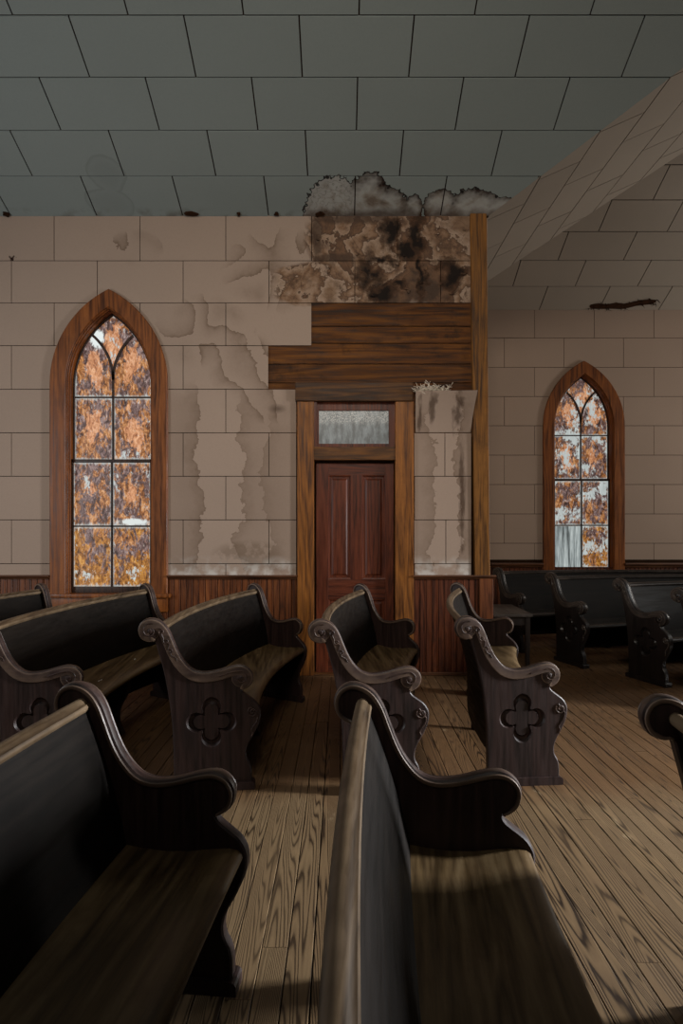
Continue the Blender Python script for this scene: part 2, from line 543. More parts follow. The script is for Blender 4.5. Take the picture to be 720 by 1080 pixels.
def floor_mat():
    n = NT('heart_pine_floor', 0.5, 0.35)
    v = n.co()
    r = n.island()
    x, y, z = n.sep(v)
    r2 = n.white(n.comb(r, n.mul(r, 3.7), 0.5))
    p = n.comb(n.add(n.mul(x, 9.5), n.mul(r, 57.0)), n.add(n.mul(y, 0.38), n.mul(r2, 41.0)), n.mul(r2, 13.0))
    big = n.noise(p, 1.0, 1.2, 0.4, 0.25)
    fq = n.add(20.0, n.mul(r2, 40.0))
    ring = n.math('FRACT', n.add(n.mul(big, fq), n.mul(n.sub(n.noise(n.scale(v, (1, 0.1, 1)), 90, 2), 0.5), 0.35)))
    line = n.ramp(ring, [(0.0, 1.0), (0.10, 0.95), (0.30, 0.2), (0.55, 0.0), (0.85, 0.25), (1.0, 1.0)])
    fine = n.noise(n.scale(v, (1, 0.03, 1)), 160, 3, 0.7)
    blot = n.noise(v, 1.6, 4, 0.6)
    light = n.mix(blot, lin(156, 134, 102), lin(120, 97, 69))
    light = n.mix(n.mul(r, 0.35), light, lin(100, 74, 48))
    light = n.mix(n.mul(fine, 0.5), light, lin(92, 68, 44))
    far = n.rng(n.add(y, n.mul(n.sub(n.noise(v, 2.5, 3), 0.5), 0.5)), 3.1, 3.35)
    light = n.mix(n.mul(far, 0.6), light, lin(96, 62, 32))      # shadow edge along the aisle painted in: browner floor beyond
    r3 = n.white(n.comb(n.mul(r, 5.3), r, 2.5))
    c = n.mix(n.mul(line, n.add(0.55, n.mul(r3, 0.45))), light, lin(40, 27, 16))
    scuff = n.rng(n.noise(n.scale(v, (1, 0.25, 1)), 9, 5, 0.7), 0.64, 0.72, 0, 0.45)
    c = n.mix(scuff, c, lin(170, 150, 118))
    n.color(c)
    n.rough(n.rng(blot, 0.3, 0.7, 0.38, 0.6))
    n.bump(n.add(n.mul(line, -0.4), n.mul(fine, 0.3)), 0.35, 0.003)
    return n.m


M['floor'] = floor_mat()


def pane_mat(name, clear, seed, clear_pane=False, strength=1.0):
    """daylight through old glass with a peeling painted film"""
    n = NT(name, 0.35, 0.4)
    v = n.vadd(n.co(), n.comb(seed, 0.0, seed * 0.7))
    x0, y0, z0 = n.sep(n.co())
    u, w, _ = n.sep(n.uv())
    r = n.island()
    vo = n.vadd(v, n.comb(n.mul(r, 9.0), 0.0, n.mul(r, 17.0)))
    st = n.scale(vo, (1, 1, 0.5))
    a = n.noise(st, 11.0, 8, 0.72, 0.7)
    b = n.noise(n.vadd(st, n.comb(3.1, 0, 5.7)), 26.0, 6, 0.75, 1.0)
    g = n.noise(n.vadd(vo, n.comb(7.3, 0, 1.7)), 4.5, 3, 0.6)
    spk = n.noise(n.scale(vo, (1, 1, 0.4)), 55, 4, 0.75)
    amber = n.ramp(b, [(0.38, lin(70, 36, 14)), (0.48, lin(150, 92, 44)), (0.58, lin(206, 144, 88)), (0.68, lin(240, 196, 150))])
    peach = n.ramp(b, [(0.36, lin(150, 88, 52)), (0.5, lin(212, 146, 100)), (0.64, lin(242, 188, 146))])
    mauve = n.ramp(b, [(0.38, lin(40, 28, 26)), (0.5, lin(96, 72, 70)), (0.62, lin(160, 136, 132)), (0.7, lin(206, 196, 194))])
    pick = n.add(a, n.mul(n.sub(spk, 0.5), 0.35))
    c = n.mix(n.rng(pick, 0.490, 0.520), mauve, amber)
    # the middle of each pane keeps a paler patch
    uu = n.sub(u, 0.5)
    ww = n.sub(w, 0.5)
    mid = n.sub(0.34, n.math('SQRT', n.add(n.mul(n.mul(uu, uu), 1.6), n.mul(ww, ww))))
    mid = n.add(mid, n.add(n.mul(n.sub(g, 0.5), 0.9), n.mul(n.sub(a, 0.5), 0.9)))
    mid = n.sub(mid, n.mul(n.rng(z0, 1.95, 1.85), 0.22))
    c = n.mix(n.rng(mid, 0.05, 0.08, 0, 0.9), c, peach)
    gold = n.mul(n.rng(z0, 1.40, 1.38), n.rng(n.add(g, n.mul(n.sub(a, 0.5), 1.0)), 0.44, 0.5))
    c = n.mix(n.mul(gold, 0.85), c, n.ramp(b, [(0.38, lin(64, 38, 10)), (0.5, lin(160, 100, 26)), (0.66, lin(226, 166, 70))]))
    c = n.mix(n.rng(spk, 0.60, 0.66, 0, 0.75), c, lin(50, 30, 20))
    c = n.mix(n.rng(spk, 0.40, 0.34, 0, 0.6), c, lin(226, 208, 196))
    white = n.mix(n.noise(n.scale(vo, (1, 1, 0.15)), 30, 4), lin(150, 160, 158), lin(228, 236, 234))
    cl = n.rng(n.add(g, n.add(n.mul(n.sub(b, 0.5), 0.5), n.mul(n.sub(spk, 0.5), 0.5))), 0.66 - clear, 0.70 - clear)
    c = n.mix(cl, c, white)
    # bare glass along the edges of every pane
    e = n.min(n.min(u, n.sub(1.0, u)), n.min(w, n.sub(1.0, w)))
    e = n.add(e, n.mul(n.sub(spk, 0.5), 0.16))
    c = n.mix(n.rng(e, 0.035, 0.0, 0, 0.7), c, white)
    if clear_pane:
        m = n.mul(n.rng(x0, -0.01, -0.012), n.rng(z0, 1.385, 1.38))
        drip = n.noise(n.scale(v, (1, 1, 0.06)), 34, 4, 0.65)
        gl = n.ramp(drip, [(0.36, lin(70, 78, 78)), (0.5, lin(150, 160, 160)), (0.66, lin(205, 214, 212))])
        c = n.mix(m, c, gl)
    else:
        hole = n.add(n.blob(x0, z0, -0.155, 3.185, 0.085, 0.12), n.mul(n.sub(b, 0.5), 1.2))
        c = n.mix(n.rng(hole, 0.15, 0.4), c, lin(232, 240, 238))
        low = n.add(n.blob(x0, z0, 0.20, 1.435, 0.2, 0.045), n.mul(n.sub(b, 0.5), 1.4))
        c = n.mix(n.rng(low, 0.15, 0.5), c, lin(222, 230, 228))
    n.color((0.05, 0.04, 0.035))
    n.link(c, n.bsdf.inputs['Emission Color'])
    n.bsdf.inputs['Emission Strength'].default_value = strength
    n.bump(b, 0.2, 0.004)
    return n.m


M['pane_left'] = pane_mat('film_glass_amber', 0.0, 2.3, False, 0.95)
M['pane_right'] = pane_mat('film_glass_clearing', 0.12, 8.9, True, 0.82)
nt = NT('frosted_transom_glass', 0.3, 0.5)
v = nt.co()
xx, yy, zz = nt.sep(v)
dr = nt.noise(nt.scale(v, (1, 1, 0.35)), 24, 5, 0.7)
spk = nt.noise(v, 90, 3, 0.7)
c = nt.ramp(dr, [(0.36, lin(52, 56, 54)), (0.52, lin(88, 93, 91)), (0.66, lin(116, 120, 118))])
top = nt.rng(nt.add(zz, nt.mul(nt.sub(dr, 0.5), 0.08)), wz(448), wz(443))
c = nt.mix(nt.mul(top, nt.rng(spk, 0.45, 0.62)), c, lin(165, 160, 150))
c = nt.mix(nt.mul(nt.sub(1.0, top), nt.rng(dr, 0.52, 0.44, 0, 0.4)), c, lin(58, 56, 52))
nt.color((0.08, 0.08, 0.08))
nt.link(c, nt.bsdf.inputs['Emission Color'])
nt.bsdf.inputs['Emission Strength'].default_value = 0.8
M['transom'] = nt.m

# ------------------------------------------------------------------ tiles
TW, TH, GAP = 0.8045, 0.4065, 0.0065


def clip(poly, a, b, c):
    """keep a*x+b*y+c >= 0"""
    out = []
    n = len(poly)
    for i in range(n):
        p, q = poly[i], poly[(i + 1) % n]
        dp = a * p[0] + b * p[1] + c
        dq = a * q[0] + b * q[1] + c
        if dp >= 0:
            out.append(p)
        if (dp >= 0) != (dq >= 0):
            t = dp / (dp - dq)
            out.append((p[0] + (q[0] - p[0]) * t, p[1] + (q[1] - p[1]) * t))
    return out


def area(p):
    return 0.5 * sum(p[i][0] * p[(i + 1) % len(p)][1] - p[(i + 1) % len(p)][0] * p[i][1] for i in range(len(p)))


def tiles(mb, rows, x0, x1, fn, planes=(), gap=GAP, depth=0.010, skip=None):
    """rows: list of (v0, v1, joint offset). fn(u, v, d) -> xyz; d runs into the surface"""
    for v0, v1, off in rows:
        k = math.floor((x0 - off) / TW)
        while off + k * TW < x1:
            a, b = off + k * TW, off + (k + 1) * TW
            k += 1
            poly = [(max(a, x0) + gap / 2, v0 + gap / 2), (min(b, x1) - gap / 2, v0 + gap / 2),
                    (min(b, x1) - gap / 2, v1 - gap / 2), (max(a, x0) + gap / 2, v1 - gap / 2)]
            if poly[1][0] - poly[0][0] < 0.01:
                continue
            if skip and skip((max(a, x0) + min(b, x1)) / 2, (v0 + v1) / 2):
                continue
            for pl in planes:
                if len(poly) >= 3:
                    poly = clip(poly, *pl)
            if len(poly) < 3 or abs(area(poly)) < 2e-4:
                continue
            n = len(poly)
            jit = random.uniform(0, 0.0012)
            vs = [fn(p, q, jit) for p, q in poly] + [fn(p, q, depth) for p, q in poly]
            fs = [list(range(n)), list(range(2 * n - 1, n - 1, -1))]
            fs += [[i, (i + 1) % n, (i + 1) % n + n, i + n] for i in range(n)]
            mb.add(vs, fs)


def arch(hw, spring, base, R, cx=0.0, seg=14):
    """pointed arch outline, from bottom left, clockwise"""
    c = hw - R
    top = math.sqrt(R * R - c * c)
    amax = math.asin(top / R)
    pts = [(cx - hw, base)]
    for i in range(seg + 1):
        a = amax * i / seg
        pts.append((cx - (c + R * math.cos(a)), spring + R * math.sin(a)))
    for i in range(seg - 1, -1, -1):
        a = amax * i / seg
        pts.append((cx + (c + R * math.cos(a)), spring + R * math.sin(a)))
    pts.append((cx + hw, base))
    return pts


def boolean_cut(o, cut_polys, y0, y1):
    bpy.context.view_layer.update()
    cutters = []
    for poly in cut_polys:
        c = MB()
        c.prism(poly, lambda a, b, d: (a, d, b), y0, y1)
        co = c.build('cutter', None)
        cutters.append(co)
        md = o.modifiers.new('cut', 'BOOLEAN')
        md.operation = 'DIFFERENCE'
        md.solver = 'EXACT'
        md.object = co
    dg = bpy.context.evaluated_depsgraph_get()
    me = bpy.data.meshes.new_from_object(o.evaluated_get(dg))
    o.modifiers.clear()
    old = o.data
    o.data = me
    me.name = old.name + '_cut'
    bpy.data.meshes.remove(old)
    for c in cutters:
        m = c.data
        bpy.data.objects.remove(c)
        bpy.data.meshes.remove(m)


# window metrics
W1X, W2X = wx(115.3), vx(615)
HW_OUT, HW_IN, R_OUT = 0.55, 0.402, 0.985
C_OFF = R_OUT - HW_OUT
SPRING = wz(405)
SILL = wz(626)

# ---- wall with the door
mb = MB()
rows_y = [228, 275, 319.5, 364.5, 410.5, 456.5, 502.3, 548.3, 594.5, 608]
XA = wx(497)


def skip_back(u, v):
    px, py = 360 + u * S1, HOR - (v - CAM) * S1
    if 364.5 < py < 410.5 and px > 284: return True
    if 319.5 < py < 364.5 and px > 330: return True
    if py > 410.5 and 313 < px < 437: return True
    if 410.5 < py < 456.5 and px > 437: return True
    return False


def back(u, v, d): return (u, Y1 + d, v)


for i in range(9):
    v1, v0 = wz(rows_y[i]), wz(rows_y[i + 1])
    off = wx(57) if i % 2 == 0 else wx(12)
    if i == 0: v1 += 0.02
    if i >= 4:
        offR = {5: wx(469), 7: wx(470)}.get(i, wx(437))
        tiles(mb, [(v0, v1, off)], XL, wx(312.5), back, skip=skip_back)
        if i > 4:
            tiles(mb, [(v0, v1, offR)], wx(436.5), XA, back)
    elif i == 3:
        tiles(mb, [(v0, v1, off)], XL, wx(283), back)
    elif i == 2:
        tiles(mb, [(v0, v1, off)], XL, wx(329.5), back)
    else:
        tiles(mb, [(v0, v1, off)], XL, XA, back)
wall_back = structure(mb.build('wall_back', M['tile_wall']))
boolean_cut(wall_back, [arch(0.46, SPRING, 0.3, 0.46 + C_OFF, W1X)], Y1 - 0.1, Y1 + 0.1)
# joint backing (dark board behind tiles), with the window and door opening left free
mb = MB()
mb.prism([(XL, 0), (wx(325), 0), (wx(325), wz(420)), (wx(425), wz(420)), (wx(425), 0), (XP, 0), (XP, ZT), (XL, ZT)],
         lambda a, b, d: (a, d, b), Y1 + 0.035, Y1 + 0.12,
         holes=[arch(0.44, SPRING, 0.7, 0.44 + C_OFF, W1X)])
mb.build('wall_backing', M['joint'], wall_back)
# exposed sheathing planks
mb = MB()
ys = [316, 343.5, 361.5, 383.5, 403.5, 424]
for i in range(5):
    mb.box(wx(278), wx(500), Y1 + 0.014 + random.uniform(0, 0.004), Y1 + 0.035, wz(ys[i + 1]) + 0.003, wz(ys[i]) - 0.003, 0.003)
mb.box(wx(278), wx(313), Y1 + 0.016, Y1 + 0.035, wz(460), wz(424), 0.002)
mb.box(wx(436), wx(500), Y1 + 0.016, Y1 + 0.035, wz(460), wz(424), 0.002)
mb.build('sheathing_plank', M['plank'], wall_back)
# sagging tile with torn fibre behind it
mb = MB()
f = lambda px, py, y: ((px - 360) / F * y, y, CAM + (HOR - py) / F * y)
q = [f(438, 456, Y1 - 0.004), f(496, 456, Y1 - 0.004), f(503.5, 411.5, Y1 - 0.19), f(438.5, 412.5, Y1 - 0.10)]
nrm = (Vector(q[1]) - Vector(q[0])).cross(Vector(q[3]) - Vector(q[0])).normalized()
if nrm.y < 0: nrm = -nrm
grid_v, grid_f = [], []
NU, NV = 8, 6
for d in (0, 0.011):
    for j in range(NV + 1):
        for i in range(NU + 1):
            a, b = i / NU, j / NV
            p = (Vector(q[0]).lerp(Vector(q[1]), a)).lerp(Vector(q[3]).lerp(Vector(q[2]), a), b)
            p += Vector((0, 0.022 * math.sin(PI * b) * (0.4 + 0.6 * a), 0))
            grid_v.append(p + nrm * d)
N1 = (NU + 1) * (NV + 1)
for j in range(NV):
    for i in range(NU):
        a = j * (NU + 1) + i
        grid_f.append([a, a + 1, a + NU + 2, a + NU + 1])
        grid_f.append([a + N1 + k for k in (NU + 1, NU + 2, 1, 0)])
rim = [i for i in range(NU + 1)] + [j * (NU + 1) + NU for j in range(1, NV + 1)] + [NV * (NU + 1) + i for i in range(NU - 1, -1, -1)] + [j * (NU + 1) for j in range(NV - 1, 0, -1)]
for k in range(len(rim)):
    a, b = rim[k], rim[(k + 1) % len(rim)]
    grid_f.append([a, b, b + N1, a + N1])
mb.add(grid_v, grid_f)
mb.build('sagging_tile', M['tile_wall'], wall_back, 40)
mb = MB()
for i in range(130):
    px = random.uniform(438.5, 472)
    y = Y1 - random.uniform(0.015, 0.085)
    hh = (0.105 - 0.03 * abs((px - 458) / 18)) * random.uniform(0.35, 1.0)
    p = Vector(f(px, 414, y))
    d = Vector((random.uniform(-.6, .6), random.uniform(-.4, .2), 1.0)).normalized()
    pts = []
    for k in range(7):
        pts.append(p.copy())
        d = (d + Vector((random.uniform(-.75, .75), random.uniform(-.5, .5), random.uniform(-.5, .25)))).normalized()
        p = p + d * (hh / 4.2)
    mb.tube(catmull([tuple(q) for q in pts], 2), lambda t: 0.0048 * (1 - 0.6 * t), 5)
mb.build('torn_fibre', M['fibre'], wall_back, 60)
# lifted, curling flakes of tile paper in the damaged block
mb = MB()
for k in range(26):
    px, py = random.uniform(335, 492), random.uniform(236, 316)
    r = random.uniform(0.012, 0.04)
    n = 7
    c = Vector((wx(px), Y1 - 0.002, wz(py)))
    rad = [r * random.uniform(0.5, 1.1) for _ in range(n)]
    ring = []
    lift = random.uniform(0.006, 0.02)
    for i in range(n):
        a = 2 * PI * i / n
        ring.append(c + Vector((rad[i] * math.cos(a), -lift * max(0, -math.sin(a)) - 0.0008, rad[i] * math.sin(a))))
    rb = [p + Vector((0, 0.0012, 0)) for p in ring]
    mb.add(ring + rb, [list(range(n)), list(range(2 * n - 1, n - 1, -1))] + [[i, (i + 1) % n, (i + 1) % n + n, i + n] for i in range(n)])
mb.build('peeling_flake', M['tile_wall'], wall_back)

# ---- bay: back wall and the hidden return wall
mb = MB()
rows2 = [327, 356.4, 387.4, 418.2, 449, 480, 511, 542, 573, 590.5]
for i in range(9):
    v1, v0 = vz(rows2[i]), vz(rows2[i + 1])
    if i == 0: v1 = ZT + 0.01
    tiles(mb, [(v0, v1, vx(563.7) if i % 2 == 0 else vx(531.7))], XP + 0.02, XR, lambda u, v, d: (u, Y2 + d, v))
wall_bay = structure(mb.build('wall_bay', M['tile_plain']))
boolean_cut(wall_bay, [arch(0.46, SPRING, 0.3, 0.46 + C_OFF, W2X)], Y2 - 0.1, Y2 + 0.1)
mb = MB()
mb.prism([(XP, 0), (XR, 0), (XR, ZT), (XP, ZT)], lambda a, b, d: (a, d, b), Y2 + 0.012, Y2 + 0.10,
         holes=[arch(0.44, SPRING, 0.7, 0.44 + C_OFF, W2X)])
mb.build('wall_backing', M['joint'], wall_bay)
mb = MB()
rws = []
zz = ZT
i = 0
while zz > 1.0:
    rws.append((max(zz - TH, 0.94), zz, (i % 2) * TW / 2))
    zz -= TH
    i += 1
tiles(mb, rws, Y1 + 0.02, Y2, lambda u, v, d: (XP - d, u, v))
mb.box(XP - 0.06, XP - 0.010, Y1 + 0.12, Y2 + 0.1, 0, ZT)
structure(mb.build('wall_return', M['tile_plain']))

# ---- opposite wall, unseen behind the camera; added low to shade the near pews
mb = MB()
rws = [(0.94 + k * TH, 0.94 + (k + 1) * TH, (k % 2) * TW / 2) for k in range(6)]
tiles(mb, rws, XL, XR, lambda u, v, d: (u, -2.2 - d, v))
mb.box(XL, XR, -2.30, -2.211, 0, 0.94 + 6 * TH)
structure(mb.build('wall_front', M['tile_plain']))

# ---- ceilings
mb = MB()
cs1 = 1 / math.sqrt(1 + T1 * T1)
RIDGE = 7.0


def c1(u, y, d=0.0):
    return (u, y, ZT + T1 * (Y1 - y) + d)


# valley with the bay slope: Y1 - y >= x - XP  (kept by the main ceiling)
dy1 = TH * cs1
rows = []
for k in range(0, 18):
    rows.append((Y1 - (k + 1) * dy1, Y1 - k * dy1 + (0.004 if k == 0 else 0), (-2.2915 if k % 2 == 0 else -2.71)))
tiles(mb, rows, XL, XR, c1, [(-1, -1, Y1 + XP)], gap=0.011)
ceil = structure(mb.build('ceiling', M['tile_ceiling']))
mb = MB()
poly = clip([(XL, Y1 - 18 * dy1), (XR, Y1 - 18 * dy1), (XR, Y1 + 0.1), (XL, Y1 + 0.1)], -1, -1, Y1 + XP)
mb.prism(poly, lambda a, b, d: c1(a, b, d), 0.010, 0.05)
mb.build('ceiling_backing', M['joint'], ceil)
# bay side slope (rises towards the right)
cs2 = 1 / math.sqrt(1 + T2 * T2)
mb = MB()
rows = []
dx2 = TH * cs2
for k in range(0, 14):
    rows.append((XP + k * dx2, XP + (k + 1) * dx2, 0.25 if k % 2 == 0 else 0.25 + TW / 2))


def c2(y, x, d=0.0):
    return (x, y, ZT + T2 * (x - XP) + d)


# here first coordinate is y, second is x ; above main ceiling: x-XP >= Y1-y ; below bay slope: T2*(x-XP) <= T3*(Y2-y)
pl = [(1, 1, -Y1 - XP), (-T3, -T2, T3 * Y2 + T2 * XP)]
tiles(mb, rows, -1.0, Y2, c2, pl, gap=0.010)
c2o = structure(mb.build('ceiling_side', M['tile_bay']))
mb = MB()
poly = [(-1.0, XP), (Y2, XP), (Y2, XP + 14 * dx2), (-1.0, XP + 14 * dx2)]
for p in pl: poly = clip(poly, *p)
mb.prism(poly, lambda a, b, d: c2(a, b, d), 0.010, 0.05)
mb.build('ceiling_backing', M['joint'], c2o)
# bay back slope
cs3 = 1 / math.sqrt(1 + T3 * T3)
mb = MB()
dy3 = TH * cs3
rows = []
for k in range(0, 12):
    rows.append((Y2 - (k + 1) * dy3, Y2 - k * dy3, 1.862 if k % 2 == 0 else 2.21))


def c3(u, y, d=0.0):
    return (u, y, ZT + T3 * (Y2 - y) + d)


pl = [(T2, T3, -T3 * Y2 - T2 * XP)]
tiles(mb, rows, XP, XR, c3, pl, gap=0.011)
c3o = structure(mb.build('ceiling_bay', M['tile_bay']))
mb = MB()
poly = clip([(XP, Y2 - 12 * dy3), (XR, Y2 - 12 * dy3), (XR, Y2 + 0.05), (XP, Y2 + 0.05)], *pl[0])
mb.prism(poly, lambda a, b, d: c3(a, b, d), 0.010, 0.05)
mb.build('ceiling_backing', M['joint'], c3o)
# torn hole at the foot of the bay slope
mb = MB()
top = [(620, 0.10), (628, 0.125), (636, 0.105), (645, 0.135), (654, 0.12), (661, 0.145), (668, 0.175), (677, 0.19), (684, 0.185), (686, 0.165)]
bot = [(684, 0.125), (676, 0.10), (668, 0.085), (660, 0.045), (652, 0.03), (640, 0.035), (628, 0.03), (621, 0.05)]
poly = [(vx(a), Y2 - b * 0.9) for a, b in catmull(top + bot, 2, True)]
mb.prism(poly, lambda a, b, d: c3(a, b, d), -0.006, -0.002)
for k in range(40):
    a, b = random.choice(top + bot)
    a += random.uniform(-3, 3)
    b = max(0.02, b + random.uniform(-0.02, 0.02))
    p = Vector(c3(vx(a), Y2 - b * 0.9, -0.004))
    mb.tube([p, p + Vector((random.uniform(-.02, .02), -random.uniform(0, .02), -random.uniform(0.005, .02))),
             p + Vector((random.uniform(-.04, .04), -random.uniform(0, .03), -random.uniform(0.015, .045)))], lambda t: 0.006 * (1 - .8 * t), 5)
mb.build('torn_hole', M['torn'], c3o)
# small torn patches along the head of the door wall
mb = MB()
for (px, w) in ((202, 9), (8, 4), (337, 5), (292, 3), (252, 2)):
    n = 9
    ring = []
    for i in range(n):
        a = 2 * PI * i / n
        ring.append((wx(px) + w / S1 * math.cos(a) * random.uniform(.6, 1.2), Y1 - 0.03 + 0.026 * math.sin(a) * random.uniform(.5, 1.1)))
    mb.prism(ring, lambda a, b, d: c1(a, b, d), -0.012, -0.002)
mb.build('torn_edge', M['torn'], ceil)

# ---- floor
mb = MB()
PWD = 0.087
k = 0
x = XL
while x < XR:
    y = -2.2 - random.uniform(0, 2.0)
    while y < Y2:
        L = random.uniform(2.2, 4.6)
        zt = random.uniform(-0.0015, 0.0)
        a0, a1 = max(y, -2.2), min(y + L, Y2)
        if a1 - a0 > 0.05 and not (x + PWD < XP - 0.2 and a0 > Y1 + 0.15):
            if x + PWD < XP - 0.2: a1 = min(a1, Y1 + 0.15)
            g = 0.0012 + (0.001 if random.random() < 0.25 else 0)
            b = 0.002
            mb.add([(x + g, a0 + .001, zt - b), (x + PWD - g, a0 + .001, zt - b), (x + PWD - g, a1 - .001, zt - b), (x + g, a1 - .001, zt - b),
                    (x + g + b, a0 + .001, zt), (x + PWD - g - b, a0 + .001, zt), (x + PWD - g - b, a1 - .001, zt), (x + g + b, a1 - .001, zt),
                    (x + g, a0, -0.02), (x + PWD - g, a0, -0.02), (x + PWD - g, a1, -0.02), (x + g, a1, -0.02)],
                   [[4, 5, 6, 7], [0, 1, 5, 4], [1, 2, 6, 5], [2, 3, 7, 6], [3, 0, 4, 7], [8, 9, 1, 0], [10, 11, 3, 2], [9, 10, 2, 1], [11, 8, 0, 3], [11, 10, 9, 8]])
        y += L
    x += PWD
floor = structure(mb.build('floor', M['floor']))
mb = MB()
mb.box(XL, XR, -2.2, Y2 + 0.1, -0.06, -0.0215)
mb.build('subfloor', M['joint'], floor)

# ---- wainscot
def beadboard(mb, a, b, z0, z1, fn, w=0.058):
    x = a
    while x < b - 0.004:
        e = min(x + w, b)
        g = 0.0025
        prof = [(x + g, 0.018), (x + g, 0.004), (x + g + 0.004, 0.0), (e - g - 0.012, 0.0), (e - g - 0.010, 0.004), (e - g - 0.007, 0.0), (e - g - 0.003, 0.0), (e - g, 0.004), (e - g, 0.018)]
        if e - x < 0.03:
            prof = [(x + g, 0.018), (x + g, 0.0), (e - g, 0.0), (e - g, 0.018)]
        mb.prism(prof, lambda p, q, d: fn(p, q, d), z0, z1)
        x += w


def fy1(p, q, d): return (p, Y1 - 0.002 + q, d)
def fy2(p, q, d): return (p, Y2 - 0.002 + q, d)


CZ = wz(610)
mb = MB()
beadboard(mb, XL, wx(53.5), 0.01, CZ, fy1)
beadboard(mb, wx(53.5), wx(177), 0.01, wz(640), fy1)
beadboard(mb, wx(177), wx(313), 0.01, CZ, fy1)
wn = structure(mb.build('trim_1', M['wainscot']))
mb = MB()
beadboard(mb, wx(436), wx(505), 0.01, CZ, fy1)
mb.build('beadboard', M['wainscot_dark'], wn)
mb = MB()
beadboard(mb, XP + 0.03, XR, 0.01, vz(598), fy2)
structure(mb.build('trim_2', M['wainscot_dark']))


def cap_rail(mb, a, b, y, z, h=0.036):
    prof = [(0.012, 0.0), (-0.020, 0.0), (-0.024, h * 0.25), (-0.030, h * 0.4), (-0.042, h * 0.55), (-0.045, h * 0.75), (-0.040, h), (0.012, h)]
    mb.sweep([[(x, y + p, z + q) for p, q in prof] for x in (a, b)])


mb = MB()
cap_rail(mb, XL, wx(53), Y1, CZ - 0.004)
cap_rail(mb, wx(177.5), wx(313), Y1, CZ - 0.004)
cap_rail(mb, wx(435.5), wx(522), Y1 - 0.005, CZ - 0.004)
structure(mb.build('trim_3', M['cap'], smooth=30))
mb = MB()
cap_rail(mb, XP, W2X - HW_OUT, Y2, vz(598) - 0.004, 0.06)
cap_rail(mb, W2X + HW_OUT, XR, Y2, vz(598) - 0.004, 0.06)
structure(mb.build('trim_4', M['cap'], smooth=30))
mb = MB()
for a, b in ((XL, wx(314)), (wx(436), wx(521))):
    mb.box(a, b, Y1 - 0.022, Y1 + 0.0, 0.0, 0.03, 0.006)
structure(mb.build('baseboard_back', M['cap']))
mb = MB()
mb.box(XP + .02, XR, Y2 - 0.022, Y2, 0.0, 0.10, 0.006)
structure(mb.build('baseboard_bay', M['cap']))

# ---- corner post (leans a little, as in the photo)
mb = MB()
def post_prism(mb, z0, z1, xa0, xb0, xa1, xb1, ya, yb, c=0.006):
    def ring(xa, xb, z):
        return [(xa, yb, z), (xa, ya + c, z), (xa + c, ya, z), (xb - c, ya, z), (xb, ya + c, z), (xb, yb, z)]
    mb.sweep([ring(xa0, xb0, z0), ring(xa1, xb1, z1)])
post_prism(mb, CZ + 0.03, ZT + 0.03, wx(500.3), wx(516), wx(495), wx(512.3), Y1 - 0.028, Y1 + 0.12)
post = structure(mb.build('trim_5', M['post']))
mb = MB()
post_prism(mb, 0.0, CZ, wx(505), wx(519.5), wx(505), wx(519.5), Y1 - 0.026, Y1 + 0.12)
structure(mb.build('trim_6', M['wainscot']))

